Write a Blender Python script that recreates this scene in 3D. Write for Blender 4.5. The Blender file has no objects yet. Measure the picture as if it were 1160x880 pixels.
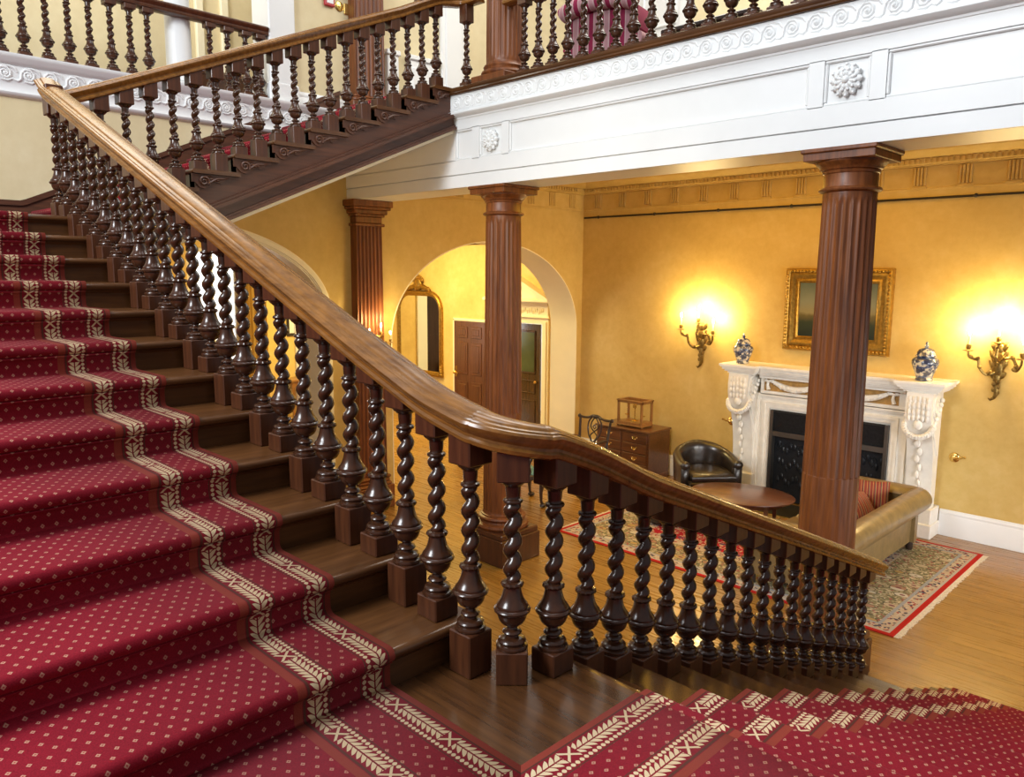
import bpy, math, random
from mathutils import Vector, Matrix
random.seed(7)
PI=math.pi
C=bpy.context.scene.collection
sin,cos,rad=math.sin,math.cos,math.radians

# ------------------------------------------------------------------ mesh builder
class MB:
    def __init__(s): s.v=[]; s.f=[]; s.uv=[]
    def add(s,vs,fs,uvs=None):
        n=len(s.v); s.v+= [tuple(p) for p in vs]; s.f+=[tuple(i+n for i in f) for f in fs]
        if uvs is not None:
            while len(s.uv)<n: s.uv.append((0,0))
            s.uv+=uvs
        return s
    def box(s,x0,y0,z0,x1,y1,z1):
        if x0>x1:x0,x1=x1,x0
        if y0>y1:y0,y1=y1,y0
        if z0>z1:z0,z1=z1,z0
        return s.add([(x0,y0,z0),(x1,y0,z0),(x1,y1,z0),(x0,y1,z0),(x0,y0,z1),(x1,y0,z1),(x1,y1,z1),(x0,y1,z1)],
            [(3,2,1,0),(4,5,6,7),(0,1,5,4),(1,2,6,5),(2,3,7,6),(3,0,4,7)])
    def cbox(s,x0,y0,z0,x1,y1,z1,b=.006):
        # box with chamfered edges
        if x0>x1:x0,x1=x1,x0
        if y0>y1:y0,y1=y1,y0
        if z0>z1:z0,z1=z1,z0
        b=min(b,(x1-x0)*.45,(y1-y0)*.45,(z1-z0)*.45)
        def ring(i,z): return [(x0+i,y0,z),(x1-i,y0,z),(x1,y0+i,z),(x1,y1-i,z),(x1-i,y1,z),(x0+i,y1,z),(x0,y1-i,z),(x0,y0+i,z)]
        def inr(z): return [(x0+b,y0+b,z),(x1-b,y0+b,z),(x1-b,y0+b,z),(x1-b,y1-b,z),(x1-b,y1-b,z),(x0+b,y1-b,z),(x0+b,y1-b,z),(x0+b,y0+b,z)]
        return s.loft([inr(z0),ring(b,z0+b),ring(b,z1-b),inr(z1)],True,True)
    def loft(s,rings,closed=True,caps=True,uvf=None):
        n=len(rings[0]); vs=[p for r in rings for p in r]; fs=[]
        m=n if closed else n-1
        for i in range(len(rings)-1):
            for j in range(m):
                k=(j+1)%n
                fs.append((i*n+j,i*n+k,(i+1)*n+k,(i+1)*n+j))
        if caps and closed:
            fs.append(tuple(range(n-1,-1,-1))); o=(len(rings)-1)*n; fs.append(tuple(range(o,o+n)))
        return s.add(vs,fs)
    def lathe(s,prof,seg=20,c=(0,0,0),mod=None,caps=True,ax=None):
        rings=[]
        for r,z in prof:
            ring=[]
            for i in range(seg):
                t=2*PI*i/seg; rr=r if mod is None else mod(r,z,t)
                ring.append((c[0]+rr*cos(t),c[1]+rr*sin(t),c[2]+z))
            rings.append(ring)
        if ax is not None:
            M=Vector((0,0,1)).rotation_difference(Vector(ax)).to_matrix(); cc=Vector(c)
            rings=[[tuple(cc+M@(Vector(p)-cc)) for p in r] for r in rings]
        return s.loft(rings,True,caps)
    def tube(s,pts,r,seg=8,caps=True,flat=None):
        pts=[Vector(p) for p in pts]; n=len(pts); rings=[]
        up=Vector((0,0,1))
        t0=(pts[1]-pts[0]).normalized()
        a=t0.cross(up)
        if a.length<1e-3: a=t0.cross(Vector((1,0,0)))
        a.normalize()
        for i in range(n):
            t=(pts[min(i+1,n-1)]-pts[max(i-1,0)])
            if t.length<1e-9: t=t0
            t.normalize()
            a=(a-t*a.dot(t))
            if a.length<1e-6: a=t.orthogonal()
            a.normalize(); b=t.cross(a)
            rr=r[i] if isinstance(r,(list,tuple)) else r
            rings.append([tuple(pts[i]+a*rr*cos(2*PI*j/seg)+b*rr*sin(2*PI*j/seg)) for j in range(seg)])
        return s.loft(rings,True,caps)
    def prism(s,poly,axis,lo,hi):
        def P(a,b,c): return {'x':(c,a,b),'y':(a,c,b),'z':(a,b,c)}[axis]
        n=len(poly)
        vs=[P(a,b,lo) for a,b in poly]+[P(a,b,hi) for a,b in poly]
        fs=[tuple(range(n-1,-1,-1)),tuple(range(n,2*n))]+[(i,(i+1)%n,(i+1)%n+n,i+n) for i in range(n)]
        return s.add(vs,fs)
    def sweep(s,prof,path,caps=True,closed=True):
        # prof: (side,up); path horizontal-ish, plumb profile, mitred corners
        path=[Vector(p) for p in path]; n=len(path); rings=[]
        def hd(a,b):
            d=Vector((b.x-a.x,b.y-a.y,0)); return d.normalized() if d.length>1e-9 else None
        for i in range(n):
            d1=hd(path[i-1],path[i]) if i>0 else None
            d2=hd(path[i],path[i+1]) if i<n-1 else None
            if d1 is None: d1=d2
            if d2 is None: d2=d1
            d=(d1+d2).normalized(); side=Vector((d.y,-d.x,0))
            k=1/max(.35,d.dot(d1))
            rings.append([tuple(path[i]+side*(a*k)+Vector((0,0,b))) for a,b in prof])
        return s.loft(rings,closed,caps)
    def ell(s,c,r,seg=10,rings=6,M=None):
        prof=[]
        R=[]
        for i in range(rings+1):
            p=-PI/2+PI*i/rings
            R.append([(r[0]*max(cos(p),.02)*cos(2*PI*j/seg),r[1]*max(cos(p),.02)*sin(2*PI*j/seg),r[2]*sin(p)) for j in range(seg)])
        if M is not None: R=[[tuple(M@Vector(p)) for p in q] for q in R]
        R=[[(p[0]+c[0],p[1]+c[1],p[2]+c[2]) for p in q] for q in R]
        return s.loft(R,True,True)
    def mesh(s,name,angle=35):
        me=bpy.data.meshes.new(name); me.from_pydata(s.v,[],s.f)
        if s.uv:
            while len(s.uv)<len(s.v): s.uv.append((0,0))
            l=me.uv_layers.new(name='UVMap')
            for lp in me.loops: l.data[lp.index].uv=s.uv[lp.vertex_index]
        import bmesh
        bm=bmesh.new(); bm.from_mesh(me); bmesh.ops.recalc_face_normals(bm,faces=bm.faces); bm.to_mesh(me); bm.free()
        me.polygons.foreach_set('use_smooth',[True]*len(me.polygons))
        me.set_sharp_from_angle(angle=rad(angle)); me.update()
        return me
    def build(s,name,mat,parent=None,angle=35):
        me=s.mesh(name,angle); me.materials.append(mat)
        return link(name,me,parent)
def link(name,me,parent=None,loc=None):
    o=bpy.data.objects.new(name,me); C.objects.link(o)
    if parent is not None: o.parent=parent
    if loc is not None: o.location=loc
    return o
def thing(name,label,cat,loc=(0,0,0),rz=0,group=None):
    o=bpy.data.objects.new(name,None); C.objects.link(o); o.empty_display_size=.1
    o.location=loc; o.rotation_euler=(0,0,rz); o['label']=label; o['category']=cat
    if group: o['group']=group
    return o
def tag(o,label,cat,group=None,kind=None):
    o['label']=label; o['category']=cat
    if group: o['group']=group
    if kind: o['kind']=kind
    return o
def struct(name,mb,mat,parent=None,angle=35):
    o=mb.build(name,mat,parent,angle)
    if parent is None: o['kind']='structure'
    return o
def structE(name):
    o=bpy.data.objects.new(name,None); C.objects.link(o); o['kind']='structure'; return o
ORD=['first','second','third','fourth','fifth','sixth','seventh','eighth','ninth','tenth','eleventh','twelfth','thirteenth','fourteenth','fifteenth','sixteenth','seventeenth','eighteenth','nineteenth','twentieth','twenty-first','twenty-second','twenty-third','twenty-fourth','twenty-fifth','twenty-sixth','twenty-seventh','twenty-eighth']

# ------------------------------------------------------------------ materials
class G:
    """small node-graph helper: values are sockets or floats"""
    def __init__(s,name):
        s.m=bpy.data.materials.new(name); s.m.use_nodes=True; s.t=s.m.node_tree; s.n=s.t.nodes
        s.b=s.n['Principled BSDF']
    def put(s,sock,val):
        if isinstance(val,bpy.types.NodeSocket): s.t.links.new(val,sock)
        else: sock.default_value=val
    def math(s,op,a,b=0.0,c=None):
        n=s.n.new('ShaderNodeMath'); n.operation=op; s.put(n.inputs[0],a); s.put(n.inputs[1],b)
        if c is not None: s.put(n.inputs[2],c)
        return n.outputs[0]
    def mix(s,f,a,b):
        n=s.n.new('ShaderNodeMix'); n.data_type='RGBA'; s.put(n.inputs[0],f)
        s.put(n.inputs[6],a if isinstance(a,bpy.types.NodeSocket) else (*a,1)); s.put(n.inputs[7],b if isinstance(b,bpy.types.NodeSocket) else (*b,1))
        return n.outputs[2]
    def coord(s,kind='Object'): return s.n.new('ShaderNodeTexCoord').outputs[kind]
    def mapping(s,vec,scale=(1,1,1),rot=(0,0,0)):
        n=s.n.new('ShaderNodeMapping'); n.inputs['Scale'].default_value=scale; n.inputs['Rotation'].default_value=rot; s.t.links.new(vec,n.inputs[0]); return n.outputs[0]
    def noise(s,vec,scale,detail=3,rough=.55):
        n=s.n.new('ShaderNodeTexNoise'); s.t.links.new(vec,n.inputs['Vector']); n.inputs['Scale'].default_value=scale; n.inputs['Detail'].default_value=detail; n.inputs['Roughness'].default_value=rough
        return n.outputs[0]
    def voro(s,vec,scale,out='Color',feature='F1'):
        n=s.n.new('ShaderNodeTexVoronoi'); n.feature=feature; s.t.links.new(vec,n.inputs['Vector']); n.inputs['Scale'].default_value=scale; return n.outputs[out]
    def sep(s,vec):
        n=s.n.new('ShaderNodeSeparateXYZ'); s.t.links.new(vec,n.inputs[0]); return n.outputs
    def ramp(s,f,stops,interp='LINEAR'):
        n=s.n.new('ShaderNodeValToRGB'); s.put(n.inputs[0],f); e=n.color_ramp.elements; n.color_ramp.interpolation=interp
        while len(e)<len(stops): e.new(.5)
        for x,(p,c) in zip(e,stops): x.position=p; x.color=(*c,1)
        return n.outputs[0]
    def bump(s,h,strength=.2,dist=.01):
        n=s.n.new('ShaderNodeBump'); n.inputs['Strength'].default_value=strength; n.inputs['Distance'].default_value=dist; s.t.links.new(h,n.inputs['Height']); s.t.links.new(n.outputs[0],s.b.inputs['Normal'])
    def out(s,col=None,rough=.5,metal=0,coat=0,spec=None,emit=None,es=0):
        if col is not None: s.put(s.b.inputs['Base Color'],col if isinstance(col,bpy.types.NodeSocket) else (*col,1))
        s.put(s.b.inputs['Roughness'],rough); s.put(s.b.inputs['Metallic'],metal); s.put(s.b.inputs['Coat Weight'],coat); s.b.inputs['Coat Roughness'].default_value=.12
        if spec is not None: s.b.inputs['Specular IOR Level'].default_value=spec
        if emit is not None: s.b.inputs['Emission Color'].default_value=(*emit,1); s.b.inputs['Emission Strength'].default_value=es
        return s.m
def plain(name,col,rough=.5,metal=0,coat=0,var=.12,scale=6,bump=0,**k):
    g=G(name); v=g.coord(); n=g.noise(v,scale,4)
    a=tuple(c*(1-var) for c in col); b=tuple(min(1,c*(1+var)) for c in col)
    c=g.ramp(n,[(.3,a),(.7,b)])
    if bump: g.bump(n,bump,.01)
    return g.out(c,rough,metal,coat,**k)
def wood(name,dark,light,grain=(3,3,40),rough=.3,coat=.3,axis='z',bump=.05):
    g=G(name); v=g.coord()
    sc={'z':(22,22,1.6),'x':(1.6,22,22),'y':(22,1.6,22)}[axis]
    m=g.mapping(v,sc); n=g.noise(m,1.6,6,.62); w=g.noise(g.mapping(v,tuple(q*.35 for q in sc)),1.0,2)
    f=g.math('ADD',g.math('MULTIPLY',n,.7),g.math('MULTIPLY',w,.3))
    c=g.ramp(f,[(.32,dark),(.68,light)])
    g.bump(n,bump,.004)
    return g.out(c,rough,0,coat)
M={}
M['baluster']=wood('dark turned oak',(.026,.0095,.0045),(.075,.026,.011),rough=.25,coat=.15)
M['block']=wood('dark block oak',(.042,.013,.006),(.115,.037,.014),rough=.33,coat=.12)
M['column']=wood('mahogany column',(.070,.017,.004),(.265,.080,.018),rough=.42,coat=.0)
M['rail']=wood('polished rail oak x',(.125,.046,.008),(.34,.140,.026),rough=.27,coat=.12,axis='x')
M['tread']=wood('tread oak y',(.055,.020,.0065),(.150,.059,.018),rough=.28,coat=.12,axis='y')
M['treadx']=wood('tread oak x',(.048,.018,.006),(.130,.051,.016),rough=.24,coat=.2,axis='x')
M['stringer']=wood('dark string oak',(.045,.016,.008),(.125,.042,.019),rough=.42,coat=.05,axis='y')
M['chest']=wood('chest mahogany',(.060,.022,.010),(.17,.062,.022),rough=.3,coat=.4,axis='x')
M['chairwood']=wood('near black mahogany',(.018,.010,.008),(.05,.026,.018),rough=.35,coat=.3)
M['casewood']=wood('honey oak',(.18,.075,.02),(.34,.16,.045),rough=.35,coat=.3)
M['doorwood']=wood('brown mahogany door',(.07,.024,.010),(.15,.055,.022),rough=.32,coat=.35)
M['white']=plain('white gloss paint',(.80,.81,.81),.38,var=.03,scale=2)
M['cream']=plain('cream joinery paint',(.88,.80,.58),.45,var=.04,scale=2)
M['marble']=plain('white carved marble',(.80,.77,.70),.42,var=.07,scale=9,bump=.12)
M['ochre']=plain('ochre marble inlay',(.42,.24,.07),.35,var=.3,scale=18)
M['gilt']=plain('old gilding',(.40,.235,.045),.38,.85,var=.35,scale=25,bump=.3)
M['bronze']=plain('gilt bronze',(.26,.17,.05),.38,.9,var=.4,scale=40,bump=.3)
M['brass']=plain('brass',(.75,.52,.16),.25,1,var=.1)
M['iron']=plain('black cast iron',(.018,.020,.024),.42,.5,var=.3,scale=30)
M['soot']=plain('sooty firebox',(.016,.015,.014),.8,var=.3)
M['steel']=plain('polished grate steel',(.20,.19,.18),.3,.9)
M['leather']=plain('black leather',(.022,.015,.011),.3,coat=.25,var=.35,scale=14,bump=.08)
M['tan']=plain('olive tan leather',(.20,.135,.055),.36,coat=.12,var=.25,scale=10,bump=.1)
M['teal']=plain('teal seat cloth',(.10,.24,.27),.8,var=.15)
M['candle']=plain('candle tube',(.85,.72,.40),.5,var=.05)
M['mirror']=G('mirror glass').out((.86,.88,.86),.02,1)
g=G('lamp flame'); M['flame']=g.out((1,.8,.4),.5,emit=(1,.66,.22),es=160)
g=G('clear glass'); g.b.inputs['Transmission Weight'].default_value=1; g.b.inputs['IOR'].default_value=1.02; M['glass']=g.out((1,1,1),.0)
M['red']=plain('red call point',(.45,.02,.03),.4,var=.05)
M['paper']=plain('white label',(.85,.86,.88),.5,var=.03)
M['dark']=plain('dark bronze',(.03,.022,.016),.4,.3)
M['fringe']=plain('cream cotton fringe',(.70,.62,.48),.9,var=.2,scale=60)

def plaster(name,a,b,c):
    g=G(name); v=g.coord(); n=g.noise(v,1.3,6,.6); n2=g.noise(v,9,4,.6)
    f=g.math('ADD',g.math('MULTIPLY',n,.65),g.math('MULTIPLY',n2,.35))
    col=g.ramp(f,[(.32,a),(.52,b),(.68,c)]); g.bump(n2,.05,.01)
    return g.out(col,.62)
M['yellow']=plaster('mottled yellow plaster',(.52,.34,.090),(.60,.415,.130),(.66,.48,.185))
M['hall']=plaster('bright yellow plaster',(.68,.46,.14),(.76,.55,.19),(.80,.62,.26))
M['upper']=plaster('pale cream plaster',(.64,.53,.31),(.70,.59,.36),(.75,.65,.42))

def floor_mat():
    g=G('oak strip floor'); v=g.coord()
    b=g.n.new('ShaderNodeTexBrick'); g.t.links.new(v,b.inputs['Vector'])
    b.offset=.37; b.inputs['Scale'].default_value=1; b.inputs['Brick Width'].default_value=1.7; b.inputs['Row Height'].default_value=.085
    b.inputs['Mortar Size'].default_value=.0016; b.inputs['Mortar Smooth'].default_value=.2
    b.inputs['Color1'].default_value=(.22,.104,.014,1); b.inputs['Color2'].default_value=(.36,.182,.031,1); b.inputs['Mortar'].default_value=(.09,.04,.012,1); b.inputs['Bias'].default_value=0
    n=g.noise(g.mapping(v,(1.2,20,1)),1.5,6,.6)
    c=g.mix(.45,b.outputs['Color'],g.ramp(n,[(.3,(.16,.073,.011)),(.7,(.40,.205,.040))]))
    r=g.math('MULTIPLY_ADD',n,.12,.22)
    g.bump(b.outputs['Fac'],.15,.003)
    return g.out(c,r,0,.25)
M['floor']=floor_mat()

def carpet_mat():
    g=G('red stair carpet'); uv=g.n.new('ShaderNodeUVMap').outputs[0]; s=g.sep(uv); u=s[0]; v=s[1]
    mt=g.math
    def band(a,b): return mt('MULTIPLY',mt('GREATER_THAN',u,a),mt('LESS_THAN',u,b))
    def fr(x): return mt('FRACT',x)
    RED=(.225,.007,.018); CREAM=(.74,.60,.37); DARK=(.075,.035,.020); ORG=(.27,.045,.026)
    nz=g.noise(g.coord(),240,2); nb=g.noise(g.coord(),2.0,3)
    red=g.ramp(g.math('ADD',g.math('MULTIPLY',nz,.6),g.math('MULTIPLY',nb,.4)),[(.3,tuple(c*.72 for c in RED)),(.7,tuple(c*1.3 for c in RED))])
    # small diamonds, two staggered lattices
    def lattice(ou,ov,du=.0435,dv=.074):
        a=mt('MULTIPLY',mt('ABSOLUTE',mt('SUBTRACT',fr(mt('ADD',mt('DIVIDE',u,du),ou)),.5)),du)
        b=mt('MULTIPLY',mt('ABSOLUTE',mt('SUBTRACT',fr(mt('ADD',mt('DIVIDE',v,dv),ov)),.5)),dv*.85)
        return mt('ADD',a,b)
    d=mt('MINIMUM',lattice(0,0),lattice(.5,.5))
    dia=mt('MULTIPLY',mt('LESS_THAN',d,.0072),mt('GREATER_THAN',d,.0026))
    col=g.mix(mt('MULTIPLY',dia,.8),red,(.55,.29,.20))
    mid=mt('LESS_THAN',d,.0026); col=g.mix(mt('MULTIPLY',mid,.6),col,(.40,.07,.05))
    # border ground (plain red) between 0 and .112 and .222-.32
    bord=mt('ADD',band(0,.114),band(.224,.345))
    col=g.mix(bord,col,red)
    def leaf(c0,hw):
        c=mt('DIVIDE',mt('SUBTRACT',u,c0),hw); ac=mt('ABSOLUTE',c)
        ph=fr(mt('SUBTRACT',mt('DIVIDE',v,.0235),mt('MULTIPLY',ac,.95)))
        w=mt('MULTIPLY',mt('SUBTRACT',1.0,mt('POWER',ac,3.0)),.43)
        m=mt('LESS_THAN',mt('ABSOLUTE',mt('SUBTRACT',ph,.5)),w)
        m=mt('MULTIPLY',m,mt('GREATER_THAN',ac,.10))
        # crossing ribbon every .19
        q=mt('MULTIPLY',mt('SUBTRACT',fr(mt('DIVIDE',v,.26)),.5),.26/hw*.9)
        x=mt('ABSOLUTE',mt('SUBTRACT',mt('ABSOLUTE',q),ac))
        rib=mt('MULTIPLY',mt('LESS_THAN',x,.2),mt('LESS_THAN',mt('ABSOLUTE',q),.85))
        gap=mt('LESS_THAN',mt('ABSOLUTE',q),.95)
        m=mt('MAXIMUM',mt('MULTIPLY',m,mt('SUBTRACT',1.0,gap)),rib)
        return mt('MULTIPLY',m,mt('LESS_THAN',ac,1.0))
    def dots(c0):
        a=mt('DIVIDE',mt('ABSOLUTE',mt('SUBTRACT',u,c0)),.0075)
        b=mt('DIVIDE',mt('MULTIPLY',mt('ABSOLUTE',mt('SUBTRACT',fr(mt('DIVIDE',v,.0185)),.5)),.0185),.0075)
        return mt('LESS_THAN',mt('ADD',mt('POWER',a,1.6),mt('POWER',b,1.6)),1.0)
    cream=mt('MAXIMUM',mt('MAXIMUM',leaf(.059,.027),leaf(.272,.027)),mt('MAXIMUM',dots(.0985),dots(.237)))
    col=g.mix(mt('MULTIPLY',cream,.95),col,CREAM)
    line=mt('ADD',mt('ADD',band(.110,.1145),band(.222,.2265)),mt('ADD',band(.022,.028),band(.303,.312)))
    col=g.mix(mt('MULTIPLY',line,.85),col,DARK)
    col=g.mix(mt('MULTIPLY',mt('ADD',band(-1,.022),band(.314,.342)),.9),col,ORG)
    g.bump(nz,.35,.004)
    m=g.out(col,.92,spec=.15)
    g.b.inputs['Sheen Weight'].default_value=.04; g.b.inputs['Sheen Roughness'].default_value=.5; g.b.inputs['Sheen Tint'].default_value=(1,.45,.5,1)
    return m
M['carpet']=carpet_mat()

def rug_mat(hx,hy):
    g=G('persian rug'); v=g.coord(); s=g.sep(v); mt=g.math
    ex=mt('SUBTRACT',hx,mt('ABSOLUTE',s[0])); ey=mt('SUBTRACT',hy,mt('ABSOLUTE',s[1])); d=mt('MINIMUM',ex,ey)
    vc=g.voro(v,21); vs=g.sep(vc)[0]; vd=g.voro(v,9,'Distance'); vc2=g.sep(g.voro(v,42))[0]
    field=g.ramp(vs,[(0,(.34,.015,.03)),(.45,(.40,.03,.045)),(.5,(.10,.05,.10)),(.62,(.55,.36,.22)),(.72,(.38,.02,.04)),(.9,(.60,.48,.33))],'CONSTANT')
    main=g.ramp(vs,[(0,(.17,.165,.085)),(.32,(.22,.20,.10)),(.45,(.44,.34,.17)),(.58,(.16,.08,.08)),(.66,(.48,.41,.29)),(.82,(.20,.19,.10)),(.93,(.30,.13,.09))],'CONSTANT')
    fine=g.sep(g.voro(v,48))[0]
    gr=g.ramp(fine,[(0,(.19,.17,.09)),(.25,(.26,.225,.125)),(.48,(.36,.30,.18)),(.66,(.50,.42,.29)),(.82,(.12,.11,.07)),(.90,(.30,.10,.085))],'CONSTANT')
    pd=g.voro(g.mapping(v,(1.0,1.55,1)),5.2,'Distance'); hue=g.sep(g.voro(g.mapping(v,(1.0,1.55,1)),5.2))[1]
    petal=g.ramp(hue,[(0,(.45,.36,.24)),(.3,(.40,.27,.11)),(.55,(.50,.45,.36)),(.78,(.34,.19,.12))],'CONSTANT')
    main=g.mix(mt('LESS_THAN',pd,.42),gr,petal); main=g.mix(mt('MULTIPLY',mt('GREATER_THAN',pd,.37),mt('LESS_THAN',pd,.42)),main,(.12,.10,.06)); main=g.mix(mt('LESS_THAN',pd,.15),main,(.19,.07,.075))
    field=g.mix(mt('MULTIPLY',mt('LESS_THAN',pd,.30),mt('GREATER_THAN',pd,.12)),g.mix(mt('GREATER_THAN',fine,.72),(.36,.016,.030),(.50,.38,.27)),(.10,.06,.12))
    guard=g.ramp(vc2,[(0,(.46,.36,.26)),(.5,(.30,.05,.05)),(.62,(.50,.42,.33)),(.8,(.08,.07,.10))],'CONSTANT')
    def st(a): return mt('GREATER_THAN',d,a)
    c=g.mix(st(.045),(.40,.02,.015),(.42,.38,.34)); c=g.mix(st(.07),c,guard); c=g.mix(st(.16),c,(.30,.31,.32)); c=g.mix(st(.19),c,main)
    c=g.mix(st(.62),c,(.46,.38,.28)); c=g.mix(st(.64),c,guard); c=g.mix(st(.72),c,(.42,.36,.28)); c=g.mix(st(.75),c,field)
    pass
    g.bump(g.noise(v,200,2),.3,.003)
    return g.out(c,.95,spec=.1)
def stripes(name,cols,width,axis=0,rough=.85):
    g=G(name); s=g.sep(g.coord()); f=g.math('FRACT',g.math('DIVIDE',s[axis],width)); n=len(cols)
    return g.out(g.ramp(f,[(p,c) for p,c in cols],'CONSTANT'),rough)
M['wing']=stripes('burgundy and pink stripe',[(0,(.24,.008,.05)),(.42,(.50,.33,.33)),(.52,(.42,.22,.24)),(.85,(.50,.33,.33))],.115)
M['cushion']=stripes('striped cushion cloth',[(0,(.19,.028,.018)),(.2,(.34,.19,.07)),(.3,(.21,.03,.02)),(.52,(.06,.045,.04)),(.66,(.33,.22,.10)),(.76,(.19,.028,.018))],.06)
def vase_mat():
    g=G('blue and white porcelain'); v=g.coord(); n=g.noise(v,20,4,.65); vd=g.voro(v,17,'Distance')
    f=g.math('ADD',g.math('MULTIPLY',n,.8),g.math('MULTIPLY',vd,.25))
    z=g.sep(v)[2]
    c=g.ramp(f,[(.50,(.03,.04,.085)),(.56,(.15,.18,.25)),(.61,(.60,.55,.43))])
    rings=g.math('LESS_THAN',g.math('ABSOLUTE',g.math('SUBTRACT',g.math('FRACT',g.math('DIVIDE',z,.105)),.5)),.045)
    c=g.mix(g.math('MULTIPLY',rings,.8),c,(.03,.06,.18))
    return g.out(c,.15,0,.5)
M['vase']=vase_mat()
def painting_mat():
    g=G('old landscape canvas'); v=g.coord('Generated'); s=g.sep(v); n=g.noise(v,6,5,.6)
    h=g.math('ADD',s[2],g.math('MULTIPLY',g.math('SUBTRACT',n,.5),.16))
    c=g.ramp(h,[(.0,(.010,.018,.010)),(.26,(.030,.040,.014)),(.40,(.13,.10,.028)),(.46,(.26,.22,.10)),(.65,(.22,.23,.15)),(1,(.10,.13,.10))])
    return g.out(c,.35)
M['canvas']=painting_mat()
def sky_glow(name,col,e):
    g=G(name); return g.out((.9,.9,.9),.6,emit=col,es=e)
# ------------------------------------------------------------------ key dimensions (metres, hall floor z=0)
H=.14; ZL=1.68; ZT=3.36; XN0=-1.541; T1=.345; YN0=1.955; T2=.3485
WX=-8.115; WXI=-8.665; WY=9.773; ZG=4.835; CY=5.58; YB=5.33; SX=-6.165
CEIL=4.42
def xn(k): return XN0-T1*k
def yn(j): return YN0+T2*j
def sk(y): return -.012*(y-1.955)

# ------------------------------------------------------------------ room shell
struct('floor',MB().box(-15,-.5,-.12,5,12.6,0),M['floor'])
def arch_top(y,a): # opening height at y, or None
    c,hw,z0,b=a; t=(y-c)/hw
    return z0+b*math.sqrt(max(0,1-t*t)) if abs(t)<1 else None
A1=(7.80,1.85,2.15,1.31); A2=(3.13,1.85,2.54,.94)
def arch_wall():
    mb=MB(); ys=[-1.0,A2[0]-A2[1]]+[A2[0]-A2[1]*cos(PI*i/40) for i in range(1,40)]+[A2[0]+A2[1],A1[0]-A1[1]]+[A1[0]-A1[1]*cos(PI*i/48) for i in range(1,48)]+[A1[0]+A1[1],10.5]
    def low(y,mid):
        for a in (A1,A2):
            if abs(mid-a[0])<a[1]:
                t=arch_top(y,a); return t if t is not None else a[2]
        return 0
    for i in range(len(ys)-1):
        y0,y1=ys[i],ys[i+1]; m=(y0+y1)/2; z0,z1=low(y0,m),low(y1,m); top=4.62
        mb.add([(WX,y0,z0),(WX,y1,z1),(WX,y1,top),(WX,y0,top),(WXI,y0,z0),(WXI,y1,z1),(WXI,y1,top),(WXI,y0,top)],[(0,1,2,3),(7,6,5,4),(3,2,6,7)])
    mb.add([(WX,-1,0),(WXI,-1,0),(WXI,-1,4.62),(WX,-1,4.62)],[(0,1,2,3)]); mb.add([(WX,10.5,0),(WXI,10.5,0),(WXI,10.5,4.62),(WX,10.5,4.62)],[(3,2,1,0)])
    return mb
wl=struct('wall_left',arch_wall(),M['yellow'])
def arch_lining(a,mb,e=.012):
    c,hw,z0,b=a; pts=[(c-hw,0)]+[(c-hw*cos(PI*i/48),z0+b*sin(PI*i/48)) for i in range(49)]+[(c+hw,0)]
    rings=[]
    for i,(y,z) in enumerate(pts):
        inn=(c+(y-c)*(1-e/hw),z-(e if z>0 else 0))
        rings.append([(WX+.004,y,z),(WXI-.004,y,z),(WXI-.004,inn[0],max(inn[1],0)),(WX+.004,inn[0],max(inn[1],0))])
    mb.loft(rings,True,True)
def arch_trim(a,mb,w=.085,e=.03):
    c,hw,z0,b=a; pts=[(c-hw,0)]+[(c-hw*cos(PI*i/48),z0+b*sin(PI*i/48)) for i in range(49)]+[(c+hw,0)]; rings=[]
    for i,(y,z) in enumerate(pts):
        if i==0: o=(-w,0)
        elif i==len(pts)-1: o=(w,0)
        else:
            t=PI*(i-1)/48; nx,nz=-cos(t)/hw,sin(t)/b; l=math.hypot(nx,nz); o=(nx/l*w,nz/l*w)
        P=lambda k,x:(WX+x,y+o[0]*k,z+o[1]*k)
        rings.append([P(0,.002),P(0,e*.5),P(.15,e*.55),P(.2,e*.9),P(.75,e),P(.82,e*.6),P(1,e*.5),P(1,.002)])
    mb.loft(rings,True,True)
mb=MB(); arch_lining(A1,mb); struct('trim_1',mb,M['cream'])
mb=MB(); arch_lining(A2,mb); arch_trim(A2,mb); struct('trim_2',mb,M['cream'])
# picture-lit far wall and rail, cornice, skirting
struct('wall_far',MB().box(WX,WY,0,5,WY+.2,4.62),M['yellow'])
def skirt(mb,x0,y0,x1,y1,side,h=.31,z=0):
    prof=[(0,0),(.026*side,0),(.026*side,h-.07),(.020*side,h-.06),(.022*side,h-.035),(.012*side,h-.018),(.008*side,h),(0,h)]
    mb.sweep(prof,[(x0,y0,z),(x1,y1,z)])
mb=MB(); skirt(mb,-5.20,WY,WX,WY,-1); skirt(mb,5,WY,-2.60,WY,-1); struct('baseboard_far',mb,M['white'])
mb=MB(); skirt(mb,WX,A1[0]+A1[1]+.0,WX,WY,1); skirt(mb,WX,A2[0]+A2[1]+.09,WX,5.3,1); skirt(mb,WX,-1,WX,A2[0]-A2[1]-.09,1); struct('baseboard_left',mb,M['white'])
# dark picture rail
mb=MB(); mb.tube([(WX+.06,WY-.05,3.885),(5,WY-.05,3.885)],.014,8)
for i in range(12): mb.tube([(WX+.35+i*1.05,WY,3.885),(WX+.35+i*1.05,WY-.06,3.885)],.011,6); mb.ell((WX+.35+i*1.05,WY-.06,3.885),(.024,.024,.024))
struct('trim_3',mb,M['dark'])
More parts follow.
